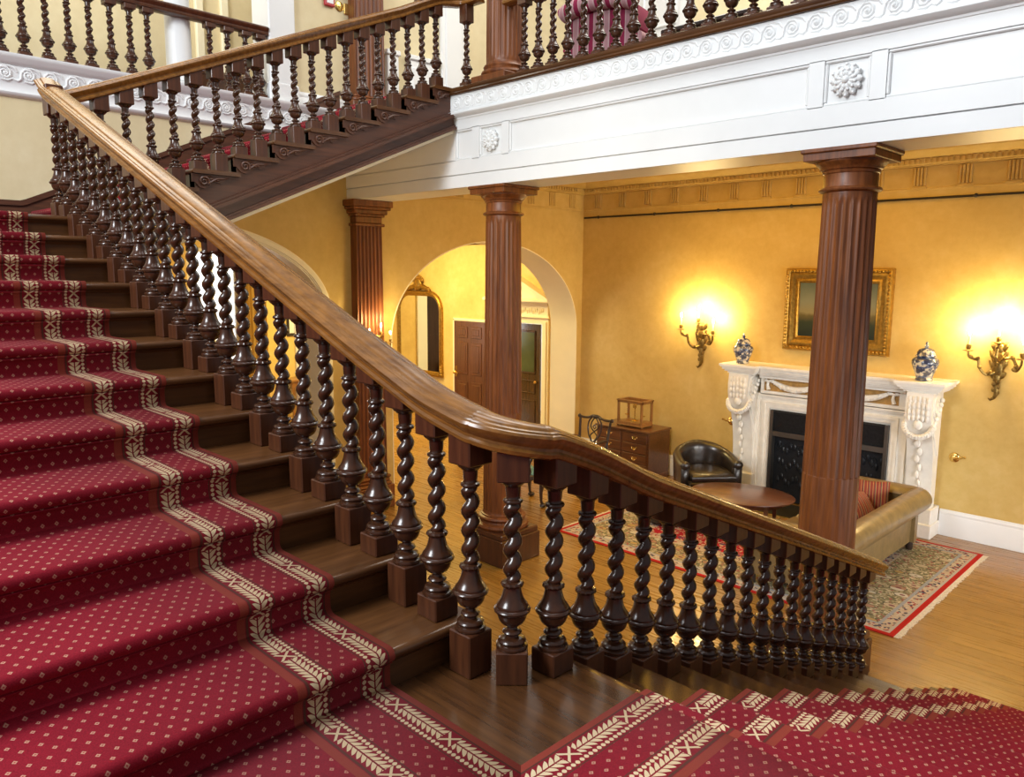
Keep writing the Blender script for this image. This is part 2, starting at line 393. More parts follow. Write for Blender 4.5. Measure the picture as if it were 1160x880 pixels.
# hall cornice with dentils and fluted brackets
def cornice(mb,p0,p1,side):
    prof=[(0,3.98),(.02*side,3.98),(.02*side,4.0),(.012*side,4.01),(.012*side,4.24),(.05*side,4.25),(.05*side,4.265),(.075*side,4.27),(.075*side,4.325),(.10*side,4.335),(.15*side,4.35),(.22*side,4.395),(.23*side,CEIL),(0,CEIL)]
    mb.sweep(prof,[p0,p1])
mb=MB(); cornice(mb,(5,WY,0),(WX,WY,0),-1); cornice(mb,(WX,YB+.5,0),(WX,WY,0),1)
cr=struct('trim_4',mb,M['yellow'])
mb=MB(); n=int(13/.058)
for i in range(n): x=WX+.1+i*.058; mb.box(x,WY-.098,4.275,x+.030,WY-.07,4.322)
for i in range(int(3.7/.058)): y=YB+.56+i*.058; mb.box(WX+.07,y,4.275,WX+.098,y+.03,4.322)
struct('dentil_band',mb,M['yellow'],cr)
mb=MB()
for i in range(26):
    x=WX+.30+i*.47
    for d in (-.055,-.018,.019,.056): mb.cbox(x+d-.013,WY-.034,4.03,x+d+.013,WY-.008,4.235,.006)
    mb.box(x-.08,WY-.036,4.0,x+.08,WY-.01,4.018)
for i in range(8):
    y=YB+.85+i*.47
    for d in (-.055,-.018,.019,.056): mb.cbox(WX+.008,y+d-.013,4.03,WX+.034,y+d+.013,4.235,.006)
struct('fluted_bracket',mb,M['yellow'],cr)
struct('ceiling',MB().box(WX,YB+.3,CEIL,5,WY,CEIL+.08),M['yellow'])
# upper gallery floor slab
struct('floor_gallery',MB().box(WX,YB+.1,CEIL+.09,5,WY,ZG-.03),M['treadx'])

# white gallery front beam
bm_=structE('trim_5')
mb=MB().box(WX,YB+.02,3.865,5,YB+.5,4.70)
mb.box(WX,YB,3.865,5,YB+.03,3.985); mb.box(WX,YB-.004,3.995,5,YB+.03,4.135)
mb.box(WX,YB-.004,4.43,5,YB+.03,4.53)
xs=[(-9,-6.12),(-5.87,-5.77),(-5.45,-5.36),(-2.46,-2.355),(-2.05,-1.95),(.95,1.08),(1.38,1.48),(4.4,5)]
for a,b in xs: mb.box(max(a,WX),YB-.004,4.13,b,YB+.03,4.435)
struct('beam_face',mb,M['white'],bm_)
mb=MB()
pan=[(-6.12,-5.87),(-5.77,-5.45),(-5.36,-2.46),(-2.355,-2.05),(-1.95,.95),(1.08,1.38),(1.48,4.4)]
for a,b in pan:
    y0=YB-.002
    for (p,q,r,s_) in ((a,4.135,b,4.155),(a,4.408,b,4.43),(a,4.155,a+.022,4.408),(b-.022,4.155,b,4.408)):
        mb.cbox(p,y0+.004,q,r,y0+.024,s_,.007)
struct('panel_moulding',mb,M['white'],bm_)
mb=MB()
prof=[(.0,4.525),(.012,4.53),(.014,4.545),(.03,4.550),(.058,4.56),(.07,4.575),(.066,4.592),(.05,4.60),(.034,4.602),(.030,4.606),(.030,4.76),(.0,4.76)]
mb.sweep(prof,[(SX,YB,0),(5,YB,0)])
struct('torus_moulding',mb,M['white'],bm_)
def wave(n,step,axis,base,sgn=1):
    mb=MB()
    for i in range(n):
        c=base+i*step; pts=[]
        for k in range(15):
            t=k/14; a=PI*.9-t*4.2*PI*.85; r=.013+.042*(1-t)
            pts.append((c+r*cos(a),4.682+r*sin(a)))
        tail=[(c-.115,4.635),(c-.085,4.628),(c-.062,4.642)]
        for q in (tail+pts,[(c-.02,4.742),(c+.03,4.745),(c+.075,4.73),(c+.095,4.70)],[(c-.03,4.628),(c+.02,4.622),(c+.055,4.64)]):
            if axis=='x': P=[(a,YB-.027,b) for a,b in q]
            else: P=[(WX+.052,a,b-4.682+4.698) for a,b in q]
            mb.tube(P,[.006]+[.011]*(len(P)-2)+[.007],6)
        cc=(c,YB-.029,4.682) if axis=='x' else (WX+.052,c,4.698)
        mb.ell(cc,(.016,.016,.016),8,5)
    return mb
wave(64,.166,'x',SX+.09).build('scroll_frieze',M['white'],bm_)
mb=MB(); mb.sweep([(0,4.762),(.05,4.762),(.062,4.775),(.055,4.79),(.062,4.80),(.062,4.822),(.04,4.835),(-.30,4.835),(-.30,4.762)],[(SX-.02,YB,0),(5,YB,0)])
struct('gallery_edge_board',mb,M['treadx'],bm_)
def rosette(x,r=.115):
    mb=MB(); z=4.283
    for k in range(12):
        a=2*PI*k/12; Mx=Matrix.Rotation(-a,3,'Y')
        for (d,l,w,o) in ((.068,.040,.026,0),(.043,.028,.017,.012)):
            off=0 if o==0 else PI/12; Mx=Matrix.Rotation(-(a+off),3,'Y')
            c=Mx@Vector((d,0,0)); mb.ell((x+c.x,YB-.0-o,z+c.z),(l,.022,w),8,6,Mx)
            t=Mx@Vector((d+l*.75,0,0)); mb.ell((x+t.x,YB-.012-o,z+t.z),(.012,.012,.012),6,4)
    mb.ell((x,YB-.022,z),(.026,.022,.026),10,6)
    return mb
for x in (-5.61,-2.2025,1.23): rosette(x).build('rosette',M['white'],bm_,60)

# ------------------------------------------------------------------ landing wall, gallery on the left
ypts=[(-1,ZT),(1.93,ZT)]+[(yn_,ZT+.147*((yn_-1.93)/.349+1)-.1) for yn_ in (1.95,5.2)]
mb=MB().prism([(-1.0,ZT-.25),(1.93,ZT-.25),(5.30,4.55),(5.30,4.62),(-1.0,4.62)],'x',WX,WX+.008); struct('wall_landing',mb,M['upper'])
mb=MB()
prof=[(0,4.50),(.03,4.515),(.05,4.53),(.055,4.545),(.045,4.56),(.045,4.625),(.048,4.63),(.048,4.77),(.075,4.785),(.085,4.80),(.11,4.825),(.12,4.845),(.12,4.86),(-.5,4.86),(-.5,4.50)]
mb.sweep(prof,[(WX,-1,0),(WX,5.33,0)])
lg=struct('trim_6',mb,M['white'])
wave(34,.18,'y',-.3).build('scroll_frieze',M['white'],lg)
struct('floor_corridor',MB().box(-11.5,-1,4.5,WX-.4,WY,4.80),M['treadx'])
struct('wall_corridor',MB().box(-9.9,-1,4.80,-9.75,WY,8.2),M['upper'])
# white pilaster, wall with dado beside the stair head
mb=MB().cbox(WX-.35,4.38,4.86,WX+.03,4.70,8.2,.012); mb.cbox(WX-.37,4.36,4.86,WX+.045,4.72,5.06,.012)
tag(mb.build('white_pilaster',M['white']),'square white pilaster standing on the end of the white gallery ledge at the stair head','pilaster')
struct('wall_gallery_left',MB().box(WX-.3,4.70,4.62,WX-.02,WY,8.2),M['upper'])
mb=MB(); skirt(mb,WX-.02,4.72,WX-.02,5.40,1,.185,ZG); struct('baseboard_gallery',mb,M['white'])
mb=MB()
for a,b in ((5.93,6.10),(6.28,6.74)):
    mb.cbox(WX-.02,a,ZG,WX+.05,b,5.66,.008); mb.cbox(WX-.02,a-.02,5.64,WX+.075,b+.02,5.70,.01); mb.cbox(WX+.03,a+.03,4.98,WX+.058,b-.03,5.56,.01)
struct('trim_7',mb,M['white'])
mb=MB().cbox(WX-.02,6.80,ZG,WX+.04,7.20,8.2,.012); mb.cbox(WX,6.86,ZG,WX+.06,7.14,8.1,.012); struct('trim_8',mb,M['white'])
struct('wall_gallery_back',MB().box(WX,WY-.02,4.62,5,WY+.2,8.2),M['upper'])
d=structE('door_1'); x0,x1=-7.48,-6.40
mb=MB().box(x0,WY-.06,ZG,x1,WY-.02,7.3); struct('door_panel',mb,M['white'],d)
mb=MB()
for (a,b) in ((x0-.14,x0),(x1,x1+.14)): mb.cbox(a,WY-.09,ZG,b,WY,7.42,.012)
mb.cbox(x0-.14,WY-.09,7.28,x1+.14,WY,7.42,.012); struct('door_casing',mb,M['white'],d)
mb=MB(); cx=(x0+x1)/2
for a,b in ((x0+.06,cx-.05),(cx+.05,x1-.06)):
    for z0,z1 in ((4.98,5.5),(5.62,6.35),(6.47,7.16)):
        for (p,q,r,s_) in ((a,z0,b,z0+.04),(a,z1-.04,b,z1),(a,z0,a+.04,z1),(b-.04,z0,b,z1)): mb.cbox(p,WY-.085,q,r,WY-.055,s_,.012)
struct('raised_panel',mb,M['white'],d)
# corridor door casing strip
mb=MB().cbox(-9.76,4.30,4.80,-9.70,4.40,8.2,.01); mb.cbox(-9.76,4.62,4.80,-9.70,4.72,8.2,.01); struct('trim_9',mb,M['cream'])

# round white column on the gallery ledge
t=thing('white_column','round white column standing on the scroll-carved gallery ledge at upper left','column',(WX-.185,3.48,4.86))
MB().lathe([(.135,0),(.135,.05),(.15,.06),(.15,.09),(.128,.11),(.124,.14),(.120,1.6),(.108,3.3)],32).build('shaft',M['white'],t)
MB().cbox(-.165,-.165,-.0,.165,.165,.045,.008).build('plinth',M['white'],t)

# ------------------------------------------------------------------ dark fluted columns
def fl(r,z,tt,n=24,zc=1.06,zt=3.1,d=.011):
    ph=(tt*n/(2*PI))%1.0
    e=max(0,sin(PI*min(1,max(0,(ph-.1)/.8))))**.7
    k=1.0
    if z>zt-.045: k=max(0,(zt-z)/.045)
    if z<zc-.01: k=.35
    return r-d*e*k
def column(name,label,x,y,z0,hs,cap=True):
    t=thing(name,label,'column',(x,y,z0),group='dark fluted columns')
    mb=MB().cbox(-.29,-.29,0,.29,.29,.285,.01); mb.cbox(-.275,-.275,.28,.275,.275,.345,.012); mb.build('plinth',M['block'],t)
    MB().lathe([(.265,.345),(.275,.355),(.282,.375),(.275,.395),(.255,.405),(.238,.412),(.232,.428),(.24,.442),(.250,.448),(.257,.460),(.250,.475),(.236,.482),(.226,.486),(.226,.497),(.212,.503),(.205,.52),(.205,.53)],48).build('base',M['column'],t)
    prof=[]; L=hs-.53; zt=L-.03; zc=1.05
    zs=[0,.3,.7,zc-.012,zc-.008,zc+.012,1.5,2.0,2.5,zt-.06,zt-.04,zt-.02,zt,L]
    for z in zs:
        if z<=L: prof.append((.203-.025*(z/L)**1.35,z))
    o=MB().lathe(prof,24*8,(0,0,.53),lambda r,z,tt: fl(r,z,tt,24,zc,zt)).build('shaft',M['column'],t,28)
    if cap:
        z=hs
        MB().lathe([(.178,0),(.190,.005),(.205,.012),(.208,.022),(.200,.032),(.182,.038),(.178,.045),(.178,.125),(.186,.130),(.190,.142),(.186,.148),(.200,.155),(.204,.165),(.215,.178),(.232,.195),(.238,.205),(.238,.212)],48,(0,0,z)).build('capital',M['column'],t)
        mb=MB().cbox(-.242,-.242,z+.210,.242,.242,z+.262,.004); mb.cbox(-.258,-.258,z+.260,.258,.258,3.866,.008); mb.build('abacus',M['column'],t)
    return t
column('fluted_column','dark fluted wooden column on square plinth, standing before the round arch',-5.68,CY,0,3.575)
column('fluted_column','dark fluted wooden column standing in front of the fireplace',-2.23,CY,0,3.575)
# column of the upper storey stands directly on the lower one
t=thing('fluted_column','dark fluted wooden column on the upper gallery at the head of the stairs','column',(-5.68,CY,ZG),group='dark fluted columns')
MB().cbox(-.235,-.235,0,.235,.235,.075,.008).build('plinth',M['column'],t)
MB().lathe([(.215,.075),(.226,.085),(.230,.10),(.222,.118),(.205,.125),(.196,.135),(.2,.15),(.206,.16),(.198,.175),(.186,.18),(.178,.20),(.178,.21)],48).build('base',M['column'],t)
MB().lathe([(.178-.018*(z/2.9),z) for z in (0,.02,.05,.6,1.2,2,2.9)],24*8,(0,0,.21),lambda r,z,tt: fl(r,z,tt,24,-1,99,.010*(1 if z>.03 else 0))).build('shaft',M['column'],t,28)
# fluted pilasters on the left wall
def pilaster(label,y0,y1,z0,ztop,cap,x=WX):
    t=thing('fluted_pilaster',label,'pilaster',(x,(y0+y1)/2,z0),group='dark fluted pilasters')
    w=(y1-y0)/2; D=.13
    mb=MB().cbox(.001,-w-.07,0,D+.07,w+.07,.30,.01); mb.cbox(.001,-w-.05,.29,D+.05,w+.05,.34,.02); mb.cbox(.001,-w-.03,.34,D+.03,w+.03,.38,.015); mb.cbox(.001,-w-.045,.385,D+.04,w+.045,.43,.02)
    if not cap: mb=MB().cbox(.001,-w-.09,0,D+.08,w+.09,.16,.01); mb.cbox(.001,-w-.06,.155,D+.06,w+.06,.21,.02); mb.cbox(.001,-w-.03,.205,D+.03,w+.03,.25,.02)
    mb.build('base',M['column'],t)
    h=(ztop-z0)-(.30 if cap else 0); zb=.43 if cap else .25
    n=7; pts=[(.001,-w),(D,-w)]
    fw=2*w/n
    for i in range(n):
        a=-w+i*fw
        for k in range(7):
            q=k/6; pts.append((D-.022*sin(PI*q)**.7,a+fw*(.12+.76*q)))
    pts+=[(D,w),(.001,w)]
    tp=.90 if cap else .95
    r=[[(p[0],p[1]*s_,z) for p in pts] for s_,z in ((1,zb),(tp,h))]
    MB().loft(r,True,True).build('shaft',M['column'],t,25)
    if cap:
        mb=MB(); wt=w*tp
        for a,b,z1,z2 in ((.03,.03,h-.005,h+.03),(.005,.005,h+.03,h+.11),(.03,.03,h+.11,h+.14),(.055,.055,h+.14,h+.19),(.085,.085,h+.19,h+.225),(.105,.105,h+.225,h+.30)): mb.cbox(.001,-wt-a,z1,D+b,wt+a,z2,.008)
        mb.build('capital',M['column'],t)
    return t
pilaster('dark fluted pilaster against the yellow wall left of the round arch',5.35,5.76,0,3.865,True)
pilaster('dark fluted pilaster against the cream wall on the upper floor',5.42,5.84,ZG,8.2,False,WX-.02)
# ------------------------------------------------------------------ staircase
YO=1.72   # outer edge of the near flight
def tread_prof(a,b,z,th=.038,n=6):
    # a = nosing front, b = back (1d), returns polygon in (run,z)
    s=1 if b>a else -1; r=th/2; P=[(b,z),(a+s*r,z)]
    for i in range(1,n): t=PI/2+PI*i/n; P.append((a+s*r+s*r*cos(t),z-r+r*sin(t)))
    P+=[(a+s*r,z-th),(b,z-th)]
    return P
t1=thing('stair_flight','near oak flight of broad steps climbing left from the corner landing','staircase',(-1.9,.4,ZL))
t1.location=(0,0,0)
for k in range(1,13):
    z=ZL+H*k
    if k<12: MB().prism(tread_prof(xn(k),xn(k+1)-.045,z),'y',-.95,YO+.02).build('tread',M['tread'],t1)
    MB().box(xn(k)-.03,-.95,z-H+.0,xn(k)-.05,YO,z-.036).build('riser',M['tread'],t1)
    MB().prism([(xn(k)-.031,z-.038),(xn(k)-.012,z-.038),(xn(k)-.031,z-.056)],'y',-.95,YO).build('nosing_moulding',M['tread'],t1)
poly=[(xn(1)-.03,ZL-.3)]
poly=[(xn(1)-.03,ZL)]
for k in range(1,13): poly+=[(xn(k)-.03,ZL+H*k-.04),(xn(k+1)-.03 if k<12 else xn(12)-.1,ZL+H*k-.04)]
poly+=[(xn(12)-.1,ZT-.42),(xn(1)-.03,ZL-.42)]
MB().prism(poly,'y',YO-.01,YO+.012).build('string_board',M['stringer'],t1)
# corner landing
t0=thing('stair_landing','polished oak corner landing where the two lower flights meet','landing',(0,0,0))
arc=[(-1.935,YO+.03),(-1.86,YO+.03),(-1.81,YO+.045),(-1.775,1.79),(-1.752,1.83),(-1.745,1.875),(-1.745,YN0-.04)]
MB().prism([(-1.935,-.95),(1.35,-.95),(1.35,YN0-.04)]+arc[::-1],'z',ZL-.04,ZL).build('landing_floor',M['treadx'],t0)
MB().prism(tread_prof(YN0,YN0-.04,ZL),'x',-1.745,1.35).build('nosing',M['treadx'],t0)
MB().prism([(a+.012,b-.012) for a,b in arc]+[(-1.745,1.8),(-1.9,1.70)],'z',ZL-.42,ZL-.04).build('fascia',M['stringer'],t0)
MB().box(-1.92,-.95,ZL-.2,1.35,YN0-.05,ZL-.042).build('soffit',M['stringer'],t0)
# lower flight
t2=thing('stair_flight','lower oak flight of steps dropping right from the corner landing to the hall floor','staircase',(0,0,0))
for j in range(1,12):
    z=ZL-H*j
    MB().prism(tread_prof(yn(j),yn(j-1)-.045,z),'x',-1.78 if j<9 else -1.40,1.35).build('tread',M['treadx'],t2)
for j in range(0,12):
    z=ZL-H*j
    MB().box(-1.76 if j<9 else -1.39,yn(j)-.05,z-H,1.35,yn(j)-.03,z-.036).build('riser',M['treadx'],t2)
poly=[(YN0-.04,ZL)]
poly=[(YN0-.06,ZL-.04)]
for j in range(0,9): poly+=[(yn(j)-.03,ZL-H*j-.04),(yn(j)-.03,ZL-H*(j+1)-.04)]
poly[-1]=(poly[-1][0],0); poly+=[(YN0-.06,0)]
MB().prism(poly,'x',-1.785,-1.76).build('string_board',M['stringer'],t2)

# upper landing and the far flight
TR=.349; HR=.1475
def ynu(k): return 1.93+TR*(k-1)
t3=thing('stair_landing','high oak half landing at the top left of the near flight','landing',(0,0,0))
MB().prism(tread_prof(xn(12),WX+.01,ZT),'y',-.95,1.93).build('landing_floor',M['tread'],t3)
MB().box(WX+.01,-.95,ZT-.30,SX,1.95,ZT-.04).build('landing_base',M['stringer'],t3)
MB().box(SX,-.95,ZT-.25,xn(12)-.1,1.93,ZT-.04).build('landing_edge',M['stringer'],t3)
t4=thing('stair_flight','far oak flight with carved scroll brackets rising to the upper gallery','staircase',(0,0,0))
for k in range(1,11):
    z=ZT+HR*k
    if k<10: MB().prism(tread_prof(ynu(k),ynu(k+1)+.045,z,.034),'x',WX+.01,SX+.035).build('tread',M['tread'],t4)
    else: MB().prism(tread_prof(ynu(k),YB+.05,z,.034),'x',WX+.01,SX+.035).build('tread',M['tread'],t4)
    MB().box(WX+.01,ynu(k)+.03,z-HR,SX-.01,ynu(k)+.05,z-.03).build('riser',M['tread'],t4)
# cut string with apron and moulding
sl=HR/TR
def zn(y): return ZT+HR*((y-1.93)/TR+1)
poly=[(ynu(1)+.03,ZT-.04)]
for k in range(1,11): poly+=[(ynu(k)+.03,ZT+HR*k-.034),((ynu(k+1) if k<10 else YB-.06)+.03,ZT+HR*k-.034)]
poly+=[(YB-.03,zn(YB)-.52),(ynu(1)+.03,zn(ynu(1)+.03)-.52)]
MB().prism(poly,'x',SX-.10,SX).build('string_board',M['stringer'],t4)
mb=MB()
for (dz0,dz1,e) in ((-.50,-.475,.075),(-.475,-.455,.055),(-.455,-.395,.03),(-.395,-.375,.055),(-.375,-.345,.085),(-.345,-.325,.05)):
    y0,y1=1.80,YB-.012
    mb.prism([(y0,zn(y0)+dz0),(y1,zn(y1)+dz0),(y1,zn(y1)+dz1),(y0,zn(y0)+dz1)],'x',SX-.02,SX+e)
mb.build('string_moulding',M['stringer'],t4)
y0,y1=1.80,YB+.01
MB().prism([(y0,zn(y0)-.535),(y1,zn(y1)-.535),(y1,zn(y1)-.50),(y0,zn(y0)-.50)],'x',WX+.01,SX+.02).build('soffit',M['cream'],t4)
# carved scroll bracket under every tread end
bk=None
def bracket():
    mb=MB(); x=SX
    pts=[(0,-.036),(.325,-.036),(.325,-.055),(.285,-.062),(.262,-.085),(.235,-.10),(.20,-.095),(.165,-.105),(.135,-.13),(.10,-.148),(.06,-.14),(.035,-.115),(.02,-.10),(0,-.10)]
    mb.prism([(a,b) for a,b in pts],'x',0,.014)
    sp=[]
    for i in range(22):
        q=i/21; a=-.6+q*3.4*PI; r=.034*(1-q)+.006
        sp.append((.018,.095+r*cos(a)*1.05,-.092+r*sin(a)))
    mb.tube(sp,[.006+.006*(1-i/21) for i in range(22)],6)
    mb.tube([(.018,.128,-.108),(.016,.165,-.085),(.018,.20,-.066),(.018,.25,-.062),(.016,.30,-.05)],[.010,.011,.010,.008,.005],6)
    mb.tube([(.018,.07,-.062),(.018,.11,-.05),(.018,.16,-.052)],[.006,.009,.005],6)
    for c in ((.155,-.072),(.178,-.085),(.205,-.078)): mb.ell((.016,c[0],c[1]),(.010,.018,.009),8,5)
    return mb.mesh('scroll bracket',50)
bk=bracket(); bk.materials.append(M['stringer'])
for k in range(1,11):
    o=link('scroll_bracket',bk,t4,(SX,ynu(k)+.03-.03,ZT+HR*k))
    if k==10: o.scale=(1,.75,1)
# dado board along landing wall and far flight
mb=MB(); x=WX+.008
mb.prism([(-1,ZT),(1.9,ZT),(1.93,ZT),(5.25,zn(5.25)-HR),(5.25,zn(5.25)+.17),(1.95,zn(1.95)+.10),(1.90,ZT+.235),(-1,ZT+.235)],'x',x,x+.02)
mb.prism([(-1,ZT+.215),(1.905,ZT+.215),(1.955,zn(1.95)+.075),(5.25,zn(5.25)+.145),(5.25,zn(5.25)+.19),(1.945,zn(1.95)+.12),(1.895,ZT+.26),(-1,ZT+.26)],'x',x+.015,x+.04)
struct('baseboard_stairs',mb,M['stringer'])

# ------------------------------------------------------------------ carpets
def carpet_strip(mb,path,edge,inner,axis,u0=0.0,v0=0.0,udiv=1,edges=None):
    """path: list of (run,z); constant width across 'axis' between edge (u=0) and inner"""
    v=v0; vs=[];uv=[];fs=[]
    for i,(a,z) in enumerate(path):
        if i: v+=math.hypot(a-path[i-1][0],z-path[i-1][1])
        e=edge if edges is None else edges(a)
        for w in (e,inner):
            vs.append((a,w,z) if axis=='y' else (w,a,z)); uv.append((abs(w-e),v))
    for i in range(len(path)-1): fs.append((2*i,2*i+1,2*i+3,2*i+2))
    mb.add(vs,fs,uv); 
    return v
def step_path(fronts,levels,s,start,end,t=.012):
    """going up: fronts[k] nosing front, levels[k] tread level; s=direction of travel upward"""
    P=[start]
    for f,z in zip(fronts,levels):
        zl=P[-1][1]; foot=f+s*.03-s*t
        P+= [(foot-s*.03,zl),(foot-s*.012,zl+.003),(foot-s*.002,zl+.014),(foot,zl+.03)]
        zt=z+t; P+=[(foot,zt-.075),(foot-s*.003,zt-.062),(foot-s*.016,zt-.052)]
        fx=f-s*t; r=.025
        for i in range(8):
            a=-PI/2+ PI*i/7
            P.append((fx+s*r-s*r*cos(a),zt-r+r*sin(a)))
        P.append((f+s*.06,zt))
    P.append(end); return P
PX=1.37
XI=-1.318
mb=MB()
A_x0=xn(1)-.03-.03
# landing piece, mitred around the inner corner
D=2.25
c=(XI,PX,ZL+.012)
mb.add([(A_x0+.03,PX,ZL+.012),c,(XI+D,PX-D,ZL+.012),(A_x0+.03,PX-D,ZL+.012)],[(0,1,2,3)],[(0,0),(0,XI-A_x0),(D,XI-A_x0+D),(D,0)])
mb.add([c,(XI,YN0-.06,ZL+.012),(XI+D,YN0-.06,ZL+.012),(XI+D,PX-D,ZL+.012)],[(0,1,2,3)],[(0,0),(0,YN0-.06-PX),(D,YN0-.06-PX),(D,-D)])
pth=step_path([xn(k) for k in range(1,13)],[ZL+H*k for k in range(1,13)],-1,(A_x0+.06,ZL+.012),(xn(12)-1.45,ZT+.012))
carpet_strip(mb,pth,PX,-.93,'y')
# lower flight: built upward then used as is
fr=[yn(j) for j in range(11,-1,-1)]; lv=[ZL-H*j for j in range(11,-1,-1)]
pth=step_path(fr,lv,-1,(yn(11)+.02,.012),(YN0-.061,ZL+.012))
carpet_strip(mb,pth,XI,1.3,'x',edges=lambda y: XI+sk(y)*.75)
mb.v=[tuple(p) for p in mb.v]
cp=mb.build('stair_carpet',M['carpet'],None,60)
md=cp.modifiers.new('thickness','SOLIDIFY'); md.thickness=.010; md.offset=-1
tag(cp,'red stair carpet with cream leaf borders covering the two lower flights','carpet')
mb=MB()
pth=step_path([ynu(k) for k in range(1,11)],[ZT+HR*k for k in range(1,11)],1,(1.5,ZT+.012),(YB-.03,ZT+HR*10+.012))
vv=carpet_strip(mb,pth,SX-.25,WX+.25,'x')
c2=mb.build('stair_carpet',M['carpet'],None,60); tag(c2,'red carpet runner showing through the balusters of the far upper flight','carpet')
md=c2.modifiers.new('thickness','SOLIDIFY'); md.thickness=.010; md.offset=-1

# ------------------------------------------------------------------ handrails
HP=[(.052,-.008),(.062,-.002),(.064,.010),(.057,.018),(.057,.028),(.068,.040),(.078,.052),(.081,.062),(.076,.071),(.066,.074),(.064,.079),(.057,.082),(.046,.082),(.043,.087),(.033,.093),(.014,.097)]
HPROF=HP+[(-a,b) for a,b in HP[::-1]]
def catmull(P,n=8):
    out=[]
    for i in range(len(P)-1):
        p0=P[max(i-1,0)];p1=P[i];p2=P[i+1];p3=P[min(i+2,len(P)-1)]
        for k in range(n):
            t=k/n; out.append(tuple(.5*((2*p1[j])+(-p0[j]+p2[j])*t+(2*p0[j]-5*p1[j]+4*p2[j]-p3[j])*t*t+(-p0[j]+3*p1[j]-3*p2[j]+p3[j])*t**3) for j in range(3)))
    out.append(tuple(P[-1])); return out
BY=1.642; BX=-1.632
def f1x(i): return -1.82-.1725*i
def f1rail(i): return {0:2.492,1:2.535,2:2.597,3:2.662}.get(i,2.45+.07*i)
def l2y(i): return 1.845+.174*i
def l2rail(i): return {0:2.425,1:2.345,2:2.262}.get(i,2.392-.07*i)
XE=-6.06
RC=.17
ARC=[(BX-RC+RC*sin(PI/2*q/8),BY+RC-RC*cos(PI/2*q/8),2.490+(2.428-2.490)*q/8) for q in range(9)]
rail1=[(XE,BY,f1rail(24)+.062)]+[(f1x(i),BY,f1rail(i)) for i in (24,22,20,18,16,14,12,10,8,6,4,3,2,1)]+ARC+[(BX+sk(l2y(i)),l2y(i),l2rail(i)) for i in (1,2,3,5,7,9,11,13,15)]+[(BX+sk(4.99),4.99,2.392-.07*18.1)]
path=[rail1[0]]+catmull(rail1[1:],4)
tag(MB().sweep(HPROF,path).build('handrail',M['rail'],None,40),'long polished oak handrail sweeping round the corner of the two lower flights','handrail')
FX=-6.205
def f3rail(y): return zn(y)+.705
tp=f3rail(4.95)+.075
r3=[(FX,BY+.088,f3rail(1.73)+.006),(FX,2.0,f3rail(2.0)),(FX,4.7,f3rail(4.7)),(FX,4.95,tp-.06),(FX,5.15,tp+.03),(FX+.02,5.30,tp+.062),(FX+.07,5.38,tp+.066),(FX+.15,5.425,tp+.068),(FX+.33,5.44,tp+.068)]
path=[r3[0],r3[1]]+catmull(r3[2:],6)
tag(MB().sweep(HPROF,path).build('handrail',M['rail'],None,40),'dark oak handrail climbing the far upper flight to the gallery column','handrail')
GZ=ZG+.055+.572+.055
tag(MB().sweep(HPROF,[(-5.52,5.45,GZ),(4.0,5.45,GZ)]).build('handrail',M['rail'],None,40),'level oak handrail along the upper gallery above the white beam','handrail')
LZ=4.86+.05+.572+.05
tag(MB().sweep(HPROF,[(WX-.03,-.9,LZ),(WX-.03,4.37,LZ)]).build('handrail',M['block'],None,40),'level dark handrail of the left gallery ending at the white pilaster','handrail')

# ------------------------------------------------------------------ twisted balusters
def baluster_mesh():
    mb=MB()
    mb.lathe([(.046,-.004),(.051,0),(.053,.007),(.050,.014),(.043,.017),(.043,.021),(.047,.027),(.043,.034),(.032,.038),(.022,.041),(.021,.046),(.028,.050),(.033,.056),(.029,.063),(.018,.067),(.016,.074),(.018,.078),(.027,.081),(.037,.088),(.0445,.099),(.0485,.111),(.0495,.1215),(.0545,.1235),(.060,.129),(.0615,.135),(.058,.1405),(.0525,.143),(.0535,.1475),(.0505,.153),(.0435,.162),(.0375,.173),(.0330,.186),(.0300,.199),(.0285,.212)],20)
    mb.lathe([(.028,.211),(.034,.214),(.037,.221),(.034,.228),(.024,.232)],28,mod=lambda r,z,t: r*(1+.05*cos(14*t)) if r>.03 else r)
    rings=[]; n=72; z0,z1=.229,.496
    for i in range(n+1):
        q=i/n; z=z0+(z1-z0)*q; a=2*PI*4.05*q-.6
        e=min(1,q/.06,(1-q)/.06); A=.0180*e
        rings.append([((.0135+.009*(1-e)+A*abs(cos((2*PI*j/24-a)/2))**1.05)*cos(2*PI*j/24),(.0135+.009*(1-e)+A*abs(cos((2*PI*j/24-a)/2))**1.05)*sin(2*PI*j/24),z) for j in range(24)])
    mb.loft(rings,True,True)
    mb.lathe([(.022,.492),(.031,.495),(.033,.500),(.031,.505),(.024,.508),(.022,.513),(.0235,.52),(.025,.548),(.030,.551),(.033,.555),(.040,.560),(.046,.568),(.047,.574)],20)
    return mb.mesh('turned baluster',42)
BAL=baluster_mesh(); BAL.materials.append(M['baluster'])
BLK={}
def block(h,w=.052):
    h=round(h/.004)*.004
    if (h,w) not in BLK:
        me=MB().cbox(-w,-w,0,w,w,h,.004).mesh('baluster block'); me.materials.append(M['block']); BLK[(h,w)]=me
    return BLK[(h,w)]
def baluster(x,y,zb,zs,zr,label,group,rz=0):
    t=thing('twisted_baluster',label,'baluster',(x,y,zb),rz,group)
    link('base_block',block(zs-zb),t)
    s=link('twisted_shaft',BAL,t,(0,0,zs-zb))
    link('top_block',block(zr-zs-.570+.022),t,(0,0,zs-zb+.570))
    return t
zs0=ZL+.148
for i in range(0,24):
    k=(i+1)//2
    zb=ZL+H*k
    baluster(f1x(i),BY,zb,ZL+.07*(i+1)+.078,f1rail(i),'dark barley-twist baluster, %s up the near flight from the landing corner post'%ORD[i],'balusters of the near flight')
